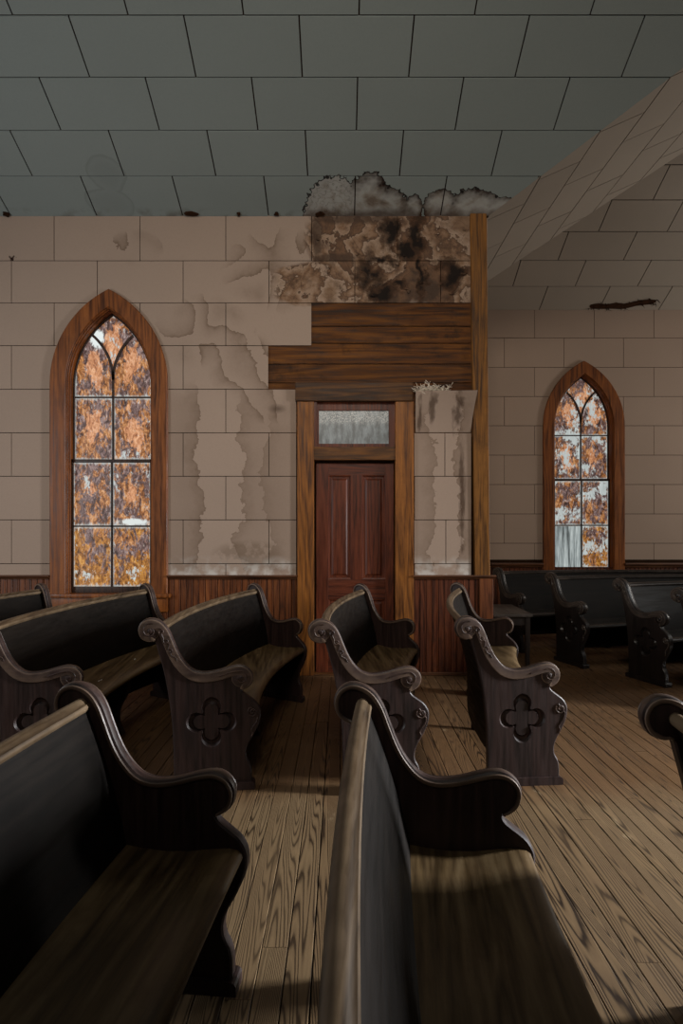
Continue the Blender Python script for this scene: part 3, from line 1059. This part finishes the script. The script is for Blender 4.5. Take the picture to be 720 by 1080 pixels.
# ------------------------------------------------------------------ windows
def gothic_window(name, cx, y, pane_mat, flip=False, sillz=SILL):
    hw = HW_IN
    # casing (root)
    mb = MB()
    fn = lambda a, b, d: (a, d, b)
    outer = arch(HW_OUT, 0, -(SPRING - sillz) - 0.0, R_OUT, 0, 16)
    inner = arch(hw, 0, -(SPRING - sillz) - 0.0, hw + C_OFF, 0, 16)
    n = len(outer)

    def band(outl, inl, y0, y1, ch):
        """strip between two outlines with same vertex count, chamfered front edges"""
        rings = []
        for o_, i_ in zip(outl, inl):
            o_, i_ = Vector(o_), Vector(i_)
            w = (i_ - o_)
            L = w.length
            w = w / L
            pr = [(0, y1), (0, y0 + ch), (ch, y0), (L - ch, y0), (L, y0 + ch), (L, y1)]
            rings.append([(o_.x + w.x * t, yy, o_.y + w.y * t) for t, yy in pr])
        mb.sweep(rings)

    band(outer, inner, -0.028, 0.03, 0.006)
    root = mb.build(name, M['window_casing'], smooth=35)
    structure(root)
    root.location = (cx, y, SPRING)
    # jamb with stepped stop beads
    mb = MB()
    steps = [(hw, hw - 0.009, -0.018, 0.13), (hw - 0.009, hw - 0.016, 0.0, 0.13), (hw - 0.016, hw - 0.023, 0.03, 0.13)]
    for a, b, y0, y1 in steps:
        band(arch(a, 0, -(SPRING - sillz), a + C_OFF, 0, 16), arch(b, 0, -(SPRING - sillz), b + C_OFF, 0, 16), y0, y1, 0.003)
    mb.build('jamb', M['window_casing'], root, 35)
    # sash frame
    g = hw - 0.021
    gi = g - 0.019
    base = -(SPRING - sillz) + 0.03
    mb = MB()
    yb = 0.070
    rail = CAM + (HOR - 485.5) / S1 - SPRING
    # upper sash sits further out than the lower one
    au = arch(g, 0, rail - 0.01, g + C_OFF, 0, 16)
    bu = arch(gi, 0, rail - 0.01, gi + C_OFF, 0, 16)
    band(au, bu, yb + 0.016, yb + 0.046, 0.004)
    sash_u = mb
    mb.box(-g, g, yb + 0.012, yb + 0.046, rail - 0.018, rail + 0.018, 0.004)
    zbar_u = CAM + (HOR - 417) / S1 - SPRING
    mb.box(-gi - .01, gi + .01, yb + 0.020, yb + 0.042, zbar_u - 0.008, zbar_u + 0.008, 0.003)
    mb.box(-0.011, 0.011, yb + 0.020, yb + 0.042, rail, 0.09, 0.003)
    # Y tracery
    Rb = 0.56
    for s in (-1, 1):
        rings = []
        for i in range(15):
            a = 0.92 * i / 14
            px, pz = s * (Rb - Rb * math.cos(a)), 0.06 + Rb * math.sin(a)
            # stop at the arch
            if math.hypot(abs(px) + C_OFF, pz) > gi + C_OFF + 0.012:
                break
            nx, nz = s * math.cos(a), -math.sin(a)
            rings.append([(px - nx * 0.0125, yb + 0.020, pz - nz * 0.0125), (px + nx * 0.0125, yb + 0.020, pz + nz * 0.0125),
                          (px + nx * 0.0125, yb + 0.042, pz + nz * 0.0125), (px - nx * 0.0125, yb + 0.042, pz - nz * 0.0125)])
        mb.sweep(rings)
    mb.build('upper_sash', M['sash'], root, 35)
    mb = MB()
    zbar_l = CAM + (HOR - 555) / S1 - SPRING
    mb.box(-g, -gi, yb - 0.018, yb + 0.012, base - 0.0, rail + 0.018, 0.004)
    mb.box(gi, g, yb - 0.018, yb + 0.012, base - 0.0, rail + 0.018, 0.004)
    mb.box(-g, g, yb - 0.016, yb + 0.012, base - 0.03, base + 0.030, 0.004)
    mb.box(-g, g, yb - 0.018, yb + 0.010, rail - 0.016, rail + 0.016, 0.004)
    mb.box(-gi - .01, gi + .01, yb - 0.010, yb + 0.010, zbar_l - 0.008, zbar_l + 0.008, 0.003)
    mb.box(-0.011, 0.011, yb - 0.010, yb + 0.010, base, rail, 0.003)
    mb.build('lower_sash', M['sash'], root, 35)
    # panes: object origin kept at floor level under the window so textures read heights
    vs, fs, uv = [], [], []

    def pane(poly, yy):
        b = len(vs)
        xs = [p[0] for p in poly]
        zs = [p[1] for p in poly]
        for p in poly:
            vs.append((p[0], yy, p[1] + SPRING))
            uv.append(((p[0] - min(xs)) / (max(xs) - min(xs)), (p[1] - min(zs)) / (max(zs) - min(zs))))
        ar = area(poly)
        idx = [b + i for i in range(len(poly))]
        fs.append(idx if ar > 0 else idx[::-1])

    yl, yu = yb + 0.001, yb + 0.031
    pane([(-gi, base + .03), (-.011, base + .03), (-.011, zbar_l - .008), (-gi, zbar_l - .008)], yl)
    pane([(.011, base + .03), (gi, base + .03), (gi, zbar_l - .008), (.011, zbar_l - .008)], yl)
    pane([(-gi, zbar_l + .008), (-.011, zbar_l + .008), (-.011, rail - .016), (-gi, rail - .016)], yl)
    pane([(.011, zbar_l + .008), (gi, zbar_l + .008), (gi, rail - .016), (.011, rail - .016)], yl)
    pane([(-gi, rail + .018), (-.011, rail + .018), (-.011, zbar_u - .008), (-gi, zbar_u - .008)], yu)
    pane([(.011, rail + .018), (gi, rail + .018), (gi, zbar_u - .008), (.011, zbar_u - .008)], yu)
    # lancets and centre light
    br = []
    for i in range(15):
        a = 0.92 * i / 14
        px, pz = Rb - Rb * math.cos(a), 0.06 + Rb * math.sin(a)
        if math.hypot(px + C_OFF, pz) > gi + C_OFF:
            break
        br.append((px, pz))
    Ra = gi + C_OFF
    a_end = math.asin(br[-1][1] / Ra)
    side = [(Ra * math.cos(a_end * i / 10) - C_OFF, Ra * math.sin(a_end * i / 10)) for i in range(11)]
    right = [(0.0, zbar_u + .008), (gi, zbar_u + .008)] + side + br[::-1]
    pane(right, yu)
    pane([(-a, b) for a, b in right], yu)
    topa = math.asin(math.sqrt(Ra * Ra - C_OFF * C_OFF) / Ra)
    seg = [(Ra * math.cos(a_end + (topa - a_end) * i / 6) - C_OFF, Ra * math.sin(a_end + (topa - a_end) * i / 6)) for i in range(1, 7)]
    mid = br + seg + [(-a, b) for a, b in seg[:-1][::-1]] + [(-a, b) for a, b in br[::-1][:-1]]
    pane(mid, yu)
    tri_f = []
    for fc in fs:
        t = tessellate_polygon([[Vector((vs[i][0], vs[i][2], 0)) for i in fc]])
        tri_f += [[fc[k] for k in tr] for tr in t]
    gl = obj('glass', vs, tri_f, pane_mat, root, uvs=uv)
    gl.location = (0, 0, -SPRING)
    # sill and apron
    mb = MB()
    zs = sillz - SPRING
    mb.box(-HW_OUT - 0.03, HW_OUT + 0.03, -0.055, 0.07, zs - 0.035, zs, 0.008)
    mb.box(-HW_OUT, HW_OUT, -0.024, 0.02, zs - 0.17, zs - 0.035, 0.004)
    mb.build('sill', M['window_casing'], root, 35)
    mb = MB()
    mb.box(-hw - 0.05, hw + 0.05, 0.13, 0.14, -(SPRING - sillz) - 0.1, -(SPRING - sillz) + 0.03)
    mb.build('sill_back', M['sash'], root)
    return root


gothic_window('window_1', W1X, Y1, M['pane_left'])
gothic_window('window_2', W2X, Y2, M['pane_right'])

# ------------------------------------------------------------------ door
dx0, dx1 = wx(332), wx(416)
mb = MB()
mb.box(wx(313.5), wx(331), Y1 - 0.026, Y1 + 0.10, 0, wz(424), 0.005)
mb.box(wx(416.5), wx(436), Y1 - 0.026, Y1 + 0.10, 0, wz(424), 0.005)
door_frame = structure(mb.build('door_1', M['casing']))
mb = MB()
mb.box(wx(311.5), wx(435), Y1 - 0.034, Y1 + 0.06, wz(423.5), wz(404), 0.006)
mb.build('header_board', M['header'], door_frame)
mb = MB()
mb.box(wx(329.5), wx(418), Y1 - 0.018, Y1 + 0.10, wz(485.5), wz(471.5), 0.006)
mb.build('transom_bar', M['casing_x'], door_frame)
mb = MB()
ty0, ty1 = Y1 + 0.03, Y1 + 0.07
mb.box(wx(329.5), wx(336), ty0, ty1, wz(472), wz(423), 0.004)
mb.box(wx(410), wx(418), ty0, ty1, wz(472), wz(423), 0.004)
mb.box(wx(335), wx(411), ty0, ty1, wz(432.5), wz(423), 0.004)
mb.box(wx(335), wx(411), ty0, ty1, wz(472), wz(467.5), 0.004)
mb.box(wx(330), wx(334), Y1 - 0.005, ty0 + .005, wz(472), wz(423), 0.002)
mb.build('transom_frame', M['door'], door_frame)
mb = MB()
mb.box(wx(335.5), wx(410.5), ty0 + 0.016, ty0 + 0.022, wz(468), wz(432))
mb.build('transom_glass', M['transom'], door_frame)
# door leaf: stiles, rails, raised panels
lx0, lx1 = wx(333), wx(415.5)
yd = Y1 + 0.055
DT = wz(488)
mb = MB()
mb.box(lx0, wx(346), yd, yd + 0.04, 0.012, DT, 0.003)
mb.box(wx(406.5), lx1, yd, yd + 0.04, 0.012, DT, 0.003)
mb.box(wx(370), wx(382), yd, yd + 0.04, wz(612), wz(500), 0.003)
mb.box(wx(370), wx(382), yd, yd + 0.04, 0.2, wz(632), 0.003)
leaf = mb.build('door_leaf', M['door'], door_frame)
mb = MB()
mb.box(wx(346), wx(406.5), yd + .0005, yd + 0.04, wz(501), DT, 0.003)
mb.box(wx(346), wx(406.5), yd + .0005, yd + 0.04, wz(633), wz(611), 0.003)
mb.box(wx(346), wx(406.5), yd + .0005, yd + 0.04, 0.012, 0.22, 0.003)
mb.build('door_rail', M['door_x'], leaf)


def raised_panel(mb, x0, x1, z0, z1, y):
    def ring(i, yy): return [(x0 + i, yy, z0 + i), (x1 - i, yy, z0 + i), (x1 - i, yy, z1 - i), (x0 + i, yy, z1 - i)]
    rings = [ring(-0.004, y + 0.02), ring(0, y + 0.002), ring(0.008, y + 0.004), ring(0.014, y + 0.016), ring(0.030, y + 0.016), ring(0.046, y + 0.006), ring(0.050, y + 0.006)]
    mb.sweep(rings, True, True)


for a, b, zz0, zz1 in ((346, 370, wz(611), wz(501)), (382, 406.5, wz(611), wz(501)), (346, 370, 0.22, wz(633)), (382, 406.5, 0.22, wz(633))):
    mb = MB()
    raised_panel(mb, wx(a), wx(b), zz0, zz1, yd)
    mb.build('door_panel', M['door'], leaf)
# threshold
mb = MB()
mb.box(wx(330), wx(417), Y1 - 0.02, Y1 + 0.12, 0.0, 0.012, 0.004)
mb.build('threshold', M['casing_x'], door_frame)
mb = MB()
mb.box(wx(322), wx(426), Y1 + 0.12, Y1 + 0.16, 0, wz(400))
mb.build('door_backing', M['joint'], door_frame)

# ------------------------------------------------------------------ pews
PROFILE = [(0.0, 0.03), (-0.004, 0.25), (-0.014, 0.41), (-0.047, 0.62), (-0.085, 0.765), (-0.106, 0.826),
           (-0.135, 0.828), (-0.172, 0.846), (-0.187, 0.885), (-0.173, 0.922), (-0.138, 0.941), (-0.097, 0.936), (-0.062, 0.914), (-0.034, 0.875),
           (-0.010, 0.818), (0.014, 0.762), (0.045, 0.710), (0.092, 0.662), (0.150, 0.642), (0.227, 0.648), (0.305, 0.668), (0.360, 0.676),
           (0.402, 0.662), (0.426, 0.628), (0.420, 0.588), (0.398, 0.565), (0.374, 0.552),
           (0.383, 0.530), (0.417, 0.505), (0.455, 0.475), (0.478, 0.430), (0.472, 0.370), (0.442, 0.304), (0.410, 0.250), (0.397, 0.205),
           (0.402, 0.168), (0.418, 0.139), (0.428, 0.100), (0.428, 0.03)]
SUB = 3
CONT = catmull(PROFILE, SUB)
I0, I1 = 5 * SUB, 26 * SUB            # stretch of the contour that carries the moulding
THK = 0.046


def normals(pts, closed):
    n = len(pts)
    out = []
    for i in range(n):
        a = pts[(i - 1) % n] if closed or i > 0 else pts[i]
        b = pts[(i + 1) % n] if closed or i < n - 1 else pts[i]
        dx, dz = b[0] - a[0], b[1] - a[1]
        L = math.hypot(dx, dz) or 1
        out.append((-dz / L, dx / L))
    return out


NRM = normals(CONT, True)
# contour runs up the back, over the top and down the front: clockwise, so (-dz, dx) points outwards
NRM[0] = (-0.7, -0.7)
NRM[-1] = (0.7, -0.7)


def quatrefoil(s):
    pts = []
    for i in range(72):
        t = 2 * PI * i / 72 + 0.001
        r = 0
        for k in range(4):
            a = k * PI / 2
            d, rc = 0.084, 0.055
            c = math.cos(t - a)
            disc = rc * rc - d * d * (1 - c * c)
            if c > 0 and disc > 0:
                r = max(r, d * c + math.sqrt(disc))
        h = 0.050
        r = max(r, h / max(abs(math.cos(t)), abs(math.sin(t))))
        pts.append((0.205 + s * r * math.cos(t), 0.375 + s * r * math.sin(t)))
    return pts


def spiral(cx, cz, r0, turns, a0, sgn=1, n=26):
    return [(cx + r0 * (1 - 0.82 * i / (n - 1)) * math.cos(a0 + sgn * 2 * PI * turns * i / (n - 1)),
             cz + r0 * (1 - 0.82 * i / (n - 1)) * math.sin(a0 + sgn * 2 * PI * turns * i / (n - 1))) for i in range(n)]


def make_pew(label, L, R, side, mats, tone='brown', zs=1.0, group='curved church pews', carve=True, us=0.955, sk=0.0, ck=1.0):
    """side=+1: seat runs away along +y from the aisle end; -1: along -y"""
    root = thing('church_pew', label, 'pew', group=group)

    def mp(u, s, z):
        u = u * us
        s, u = s * (1 - u * sk / L), u * (1 - (1 - ck) * s / L)    # the far end panel stands askew
        th = s / R
        return Vector((R - (R - u) * math.cos(th), side * (R - u) * math.sin(th), z * zs))

    def end(s_at, d, aisle):
        """d=+1: outer face at s_at, body towards +s"""
        S = lambda t: s_at + d * t
        mb = MB()
        c = 0.006
        n = len(CONT)
        ins = [(p[0] - m[0] * c, p[1] - m[1] * c) for p, m in zip(CONT, NRM)]
        hole = quatrefoil(1.0)
        # outer face with the quatrefoil hole
        tr = tessellate_polygon([[Vector((a, b, 0)) for a, b in ins], [Vector((a, b, 0)) for a, b in hole]])
        flat = ins + hole
        mb.add([mp(a, S(0), b) for a, b in flat], [list(t) for t in tr])
        # recess
        nq = len(hole)
        r1, r2, r3 = quatrefoil(0.97), quatrefoil(0.89), quatrefoil(0.80)
        mb.sweep([[mp(a, S(t), b) for a, b in r] for r, t in ((hole, 0.0), (r1, 0.005), (r2, 0.020), (r3, 0.020), (quatrefoil(0.70), 0.007))], True, False)
        tq = tessellate_polygon([[Vector((a, b, 0)) for a, b in r3]])
        mb.add([mp(a, S(0.007), b) for a, b in quatrefoil(0.70)], [list(t) for t in tq])
        # inner face and edges
        tr = tessellate_polygon([[Vector((a, b, 0)) for a, b in ins]])
        mb.add([mp(a, S(THK), b) for a, b in ins], [list(t) for t in tr])
        mb.sweep([[mp(a, S(0), b) for a, b in ins], [mp(a, S(c), b) for a, b in CONT], [mp(a, S(THK - c), b) for a, b in CONT], [mp(a, S(THK), b) for a, b in ins]], True, False)
        pn = mb.build('end_panel', mats['end'], root, 32)
        bm = bmesh.new()
        bm.from_mesh(pn.data)
        bmesh.ops.remove_doubles(bm, verts=bm.verts, dist=1e-5)
        bmesh.ops.recalc_face_normals(bm, faces=bm.faces)
        bm.to_mesh(pn.data)
        bm.free()
        pn.data.set_sharp_from_angle(angle=math.radians(32))
        # moulding over scroll, slope and arm
        prof = [(-0.046, 0.000), (-0.046, -0.006), (-0.042, -0.010), (-0.004, -0.010), (0.003, -0.008), (0.005, -0.003), (0.002, 0.002), (0.001, 0.004), (0.008, 0.008),
                (0.010, 0.015), (0.010, THK - 0.015), (0.008, THK - 0.008), (0.001, THK - 0.004), (0.002, THK - 0.002), (0.005, THK + 0.003), (0.003, THK + 0.008), (-0.003, THK + 0.009), (-0.009, THK + 0.006), (-0.009, THK)]
        mb = MB()
        rings = []
        for i in range(I0, I1 + 1):
            p, m = CONT[i], NRM[i]
            e = min(i - I0, I1 - i)
            k = min(1.0, 0.25 + e / 6.0)
            rings.append([mp(p[0] + m[0] * a * (k if a < 0 else 1), S(t), p[1] + m[1] * a * (k if a < 0 else 1)) for a, t in prof])
        mb.sweep(rings)
        for ox, oz, rr in ((-0.126, 0.884, 0.052), (0.366, 0.616, 0.049)):     # solid eye of the scroll and of the arm roll
            mb.sweep([[mp(ox + q * math.cos(2 * PI * k / 20), S(t), oz + q * math.sin(2 * PI * k / 20)) for k in range(20)]
                      for q, t in ((rr, 0.002), (rr, -0.0065), (rr - 0.004, -0.0085), (0.016, -0.0085), (0.011, -0.0120), (0.004, -0.0135))])
        mb.build('moulding', mats['cap'], pn, 40)
        # plinth
        mb = MB()
        pr = [(-0.018, 0.0), (0.446, 0.0), (0.446, 0.030), (0.440, 0.038), (0.432, 0.042), (-0.006, 0.042), (-0.012, 0.038), (-0.018, 0.030)]
        mb.sweep([[mp(a, S(t), b / zs) for a, b in pr] for t in (-0.016, THK + 0.016)])
        mb.build('plinth', mats['end'], pn)
        if aisle and carve:
            tp = lambda r: (lambda q: r * (1 - 0.55 * q))

            class Carve:
                def __init__(self): self.m = MB()

                def line(self, pts, t, r):
                    self.m.tube([mp(a, S(t), b) for a, b in pts], r, 6)

                def done(self, name):
                    self.m.build(name, mats['carve'], pn, 50)
            c = Carve()
            c.line(spiral(-0.127, 0.884, 0.044, 1.25, 1.2), -0.0095, tp(0.0045))
            c.done('scroll_carving')
            c = Carve()
            c.line(catmull([(0.25, 0.628), (0.30, 0.645), (0.345, 0.655)], 4) + spiral(0.367, 0.617, 0.041, 1.2, 2.2, -1), -0.0095, tp(0.0045))
            c.done('arm_carving')
            c = Carve()
            mid = [(CONT[i][0] - NRM[i][0] * 0.024, CONT[i][1] - NRM[i][1] * 0.024, NRM[i]) for i in range(12 * SUB, 16 * SUB)]
            vine = []
            for q, (a, b, m) in enumerate(mid):
                if q in (2, 5, 8):
                    vine += spiral(a, b, 0.016, 1.0, q * 1.9, 1 if q % 2 else -1, 12)
                else:
                    w = 0.012 * math.sin(q * 1.35)
                    vine.append((a + m[0] * w, b + m[1] * w))
            c.line(vine, -0.0105, tp(0.0048))
            c.done('vine_carving')
            c = Carve()
            c.line(spiral(0.434, 0.425, 0.030, 1.5, 2.0)[::-1] + catmull([(0.462, 0.40), (0.455, 0.37), (0.437, 0.345), (0.425, 0.325), (0.432, 0.305), (0.424, 0.288)], 4), -0.001, tp(0.006))
            c.done('seat_carving')
        return pn

    end(0.0, 1, True)
    end(L, -1, False)
    NS = max(12, int(L / 0.12))
    ss = [THK * 0.5 + (L - THK) * i / NS for i in range(NS + 1)]
    # backrest panel
    mb = MB()
    front = catmull([(0.074, 0.13), (0.074, 0.30), (0.070, 0.41), (0.052, 0.50), (0.020, 0.62), (-0.022, 0.74), (-0.062, 0.84), (-0.080, 0.885)], 2)
    back = [(a - 0.024, b - 0.002) for a, b in front][::-1]
    mb.sweep([[mp(a, s, b) for a, b in front + back] for s in ss])
    mb.build('backrest', mats['back'], root, 40)
    # top rail
    mb = MB()
    pr = [(-0.071, 0.866), (-0.066, 0.872), (-0.064, 0.881), (-0.068, 0.888), (-0.074, 0.890), (-0.079, 0.897), (-0.089, 0.904), (-0.101, 0.905), (-0.112, 0.899), (-0.118, 0.889), (-0.116, 0.876), (-0.108, 0.867), (-0.098, 0.863)]
    mb.sweep([[mp(a, s, b) for a, b in pr] for s in ss])
    mb.build('top_rail', mats['rail'], root, 40)
    # seat
    mb = MB()
    pr = [(0.060, 0.446), (0.12, 0.438), (0.20, 0.432), (0.28, 0.435), (0.36, 0.446), (0.42, 0.451), (0.448, 0.447), (0.462, 0.437), (0.466, 0.426), (0.462, 0.415), (0.450, 0.410), (0.40, 0.414), (0.060, 0.416)]
    mb.sweep([[mp(a, s, b) for a, b in pr] for s in ss])
    mb.build('seat', mats['seat'], root, 40)
    # support under the middle of the seat
    mb = MB()
    pr = catmull([(0.075, 0.0), (0.34, 0.0), (0.345, 0.04), (0.325, 0.08), (0.318, 0.14), (0.335, 0.20), (0.372, 0.26), (0.400, 0.32), (0.405, 0.413)], 3) + [(0.075, 0.415)]
    for sm in ([L / 2] if L < 3 else [L / 3, 2 * L / 3]):
        m2 = MB()
        m2.prism(pr, lambda a, b, d: mp(a, d, b), sm - 0.022, sm + 0.022)
        m2.build('support_leg', mats['end'], root, 40)
    return root


PM = {'end': M['pew_end'], 'cap': M['pew_cap'], 'back': M['pew_back'], 'rail': M['pew_rail'], 'seat': M['pew_seat'], 'carve': M['pew_carve']}
PB = {'end': M['pew_black'], 'cap': M['pew_black_cap'], 'back': M['pew_back'], 'rail': M['pew_black_cap'], 'seat': M['pew_black_seat'], 'carve': M['pew_black_cap']}


def dup(root, label, loc, rz, group=None):
    r = root.copy()
    COL.objects.link(r)
    r.location = loc
    r.rotation_euler = (0, 0, rz)
    r['label'] = label
    if group: r['group'] = group
    for ch in list(root.children):
        c = ch.copy()
        COL.objects.link(c)
        c.parent = r
        for g in list(ch.children):
            d = g.copy()
            COL.objects.link(d)
            d.parent = c
    return r


D = math.radians
# pews across the aisle, in front of the door wall
far = make_pew('dark wooden pew with sharp quatrefoil on its end, left of the door', 1.92, 4.2, 1, PM, zs=0.967, sk=0.22, ck=0.92, group='pews between the aisle and the door wall')
far.location = (-0.888, 3.276, 0)
far.rotation_euler.z = D(5.4)
GF = 'pews between the aisle and the door wall'
dup(far, 'dark wooden pew below the left gothic window with white flecks on its seat', (-1.80, 3.27, 0), D(5.4), GF)
dup(far, 'pew at the left edge of the photo, only its far end and back top showing', (-2.68, 3.27, 0), D(5.4), GF)
dup(far, 'dark wooden pew with carved scroll standing straight in front of the red door', (0.012, 3.245, 0), D(5.6), GF)
dup(far, 'dark wooden pew with quatrefoil end right of the door, beside the open floor', (0.795, 3.347, 0), D(4.0), GF).scale.x = 0.965
# pews of the near section, towards the camera
GN = 'pews in the foreground on the near side of the aisle'
near = make_pew('foreground pew at lower left with broad brown seat and black back', 2.7, 15.0, -1, PM, zs=0.972, us=0.91, group=GN, carve=True)
near.location = (-0.715, 1.955, 0)
near.rotation_euler.z = D(-5.9)
dup(near, 'foreground pew at bottom centre with worn pale top rail seen from above', (0.157, 1.955, 0), D(-5.9), GN)
dup(near, 'foreground pew cut off by the right edge of the photo, only its scroll showing', (1.05, 1.81, 0), D(-5.9), GN)
# black pews in the side bay
GB = 'black pews in the side bay'
bay = make_pew('black bay pew with end panel just right of the small table', 3.6, 5.6, 1, PB, zs=0.95, group=GB)
bay.location = (2.235, 6.44, 0)
bay.rotation_euler.z = D(-71)
dup(bay, 'rearmost black pew against the bay wall below the right gothic window', (1.86, 7.19, 0), D(-73), GB)
dup(bay, 'black bay pew third from the wall, its whole quatrefoil end in view', (2.66, 5.74, 0), D(-69), GB)
dup(bay, 'black bay pew nearest the camera, cut by the right edge of the photo', (2.77, 4.90, 0), D(-67), GB)

# white specks lying about
nt = NT('white_paint_chip', 0.7, 0.3)
nt.color(nt.mix(nt.noise(nt.co(), 40, 2), lin(200, 198, 192), lin(236, 234, 228)))
M['chip'] = nt.m


def chip(name, label, cat, group, loc, w, l, rz):
    mb = MB()
    n = 9
    ring = [(w * math.cos(2 * PI * i / n) * random.uniform(.6, 1), l * math.sin(2 * PI * i / n) * random.uniform(.7, 1)) for i in range(n)]
    mb.prism(ring, lambda a, b, d: (a, b, d + 0.004 * (b / l) ** 2), 0.0, 0.0025)
    o = mb.build(name, M['chip'])
    o.location = loc
    o.rotation_euler.z = rz
    o['label'] = label
    o['category'] = cat
    if group: o['group'] = group


zseat = 0.967 * 0.434
chip('paint_chip', 'nearest of three white paint chips on the pew seat under the left window', 'paint chip', 'white chips on a pew seat', (-1.535, 3.93, zseat), 0.008, 0.02, -0.4)
chip('paint_chip', 'middle of three white paint chips on the pew seat under the left window', 'paint chip', 'white chips on a pew seat', (-1.50, 4.03, zseat), 0.007, 0.022, -0.4)
chip('paint_chip', 'farthest of three white paint chips on the pew seat under the left window', 'paint chip', 'white chips on a pew seat', (-1.52, 4.55, zseat), 0.008, 0.012, 0.2)
chip('paper_scrap', 'white scrap of paper on the floor between the black bay pews', 'paper', None, (3.12, 7.25, 0.0), 0.09, 0.03, 0.1)

# ------------------------------------------------------------------ small table beside the corner post
tb = thing('side_table', 'small low dark wooden table standing behind the corner post', 'table', (1.64, 6.27, 0))
mb = MB()
mb.box(-0.19, 0.19, -0.36, 0.38, 0.525, 0.552, 0.006)
mb.build('table_top', M['table'], tb)
mb = MB()
mb.box(-0.16, 0.16, -0.325, -0.305, 0.44, 0.526, 0.003)
mb.box(-0.16, 0.16, 0.325, 0.345, 0.44, 0.526, 0.003)
mb.box(0.14, 0.16, -0.32, 0.34, 0.44, 0.526, 0.003)
mb.box(-0.16, -0.14, -0.32, 0.34, 0.44, 0.526, 0.003)
mb.build('apron', M['pew_black'], tb)
for sx in (-1, 1):
    for y0 in (-0.335, 0.315):
        mb = MB()
        xa = 0.15 * sx
        rings = []
        for z, h in ((0, 0.016), (0.44, 0.022), (0.525, 0.022)):
            rings.append([(xa - h, y0 + .02 - h, z), (xa + h, y0 + .02 - h, z), (xa + h, y0 + .02 + h, z), (xa - h, y0 + .02 + h, z)])
        mb.sweep(rings)
        mb.build('leg', M['pew_black'], tb)

# ------------------------------------------------------------------ camera
cam = bpy.data.cameras.new('camera')
co = bpy.data.objects.new('camera', cam)
COL.objects.link(co)
co.location = (0, 0, CAM)
co.rotation_euler = (PI / 2, 0, 0)
cam.sensor_fit = 'VERTICAL'
cam.sensor_height = 36.0
cam.lens = F / 1080.0 * 36.0
cam.shift_y = (HOR - 540.0) / 1080.0
cam.clip_start = 0.02
SC.camera = co

# ------------------------------------------------------------------ light
w = bpy.data.worlds.new('daylight')
SC.world = w
w.use_nodes = True
bg = w.node_tree.nodes['Background']
bg.inputs[0].default_value = (0.92, 0.97, 1.0, 1)
bg.inputs[1].default_value = 0.12


def area_light(name, loc, target, sx, sy, power, col, spread=180):
    l = bpy.data.lights.new(name, 'AREA')
    l.shape = 'RECTANGLE'
    l.size, l.size_y = sx, sy
    l.energy = power
    l.color = col
    l.spread = math.radians(spread)
    o = bpy.data.objects.new(name, l)
    COL.objects.link(o)
    o.location = loc
    d = Vector(target) - Vector(loc)
    o.rotation_euler = d.to_track_quat('-Z', 'Y').to_euler()
    return o


# daylight from unseen side windows; the bay and high lamps are added fill
area_light('window_daylight_altar', (7.6, 2.75, 2.3), (0.0, 2.6, 0.0), 0.8, 2.2, 200, (0.97, 0.98, 1.0), 70)
area_light('added_fill_bay', (7.8, 6.6, 2.3), (1.5, 6.4, 2.6), 0.8, 2.0, 78, (1.0, 0.95, 0.88), 150)  # added fill to brighten the bay slopes and floor, no known window
area_light('window_daylight_left', (-5.3, 2.2, 2.0), (0.6, 5.4, 1.6), 1.0, 2.2, 62, (0.95, 0.97, 1.0), 150)
area_light('added_fill_high', (-0.2, -1.7, 5.4), (0.2, 5.8, 2.7), 1.6, 1.6, 31, (1.0, 0.90, 0.77), 68)  # added fill for the door wall, spread narrowed to spare the near pews

SC.view_settings.view_transform = 'Standard'
SC.view_settings.look = 'None'
SC.view_settings.gamma = 1.0
SC.view_settings.exposure = 0.0
SC.view_settings.use_curve_mapping = False
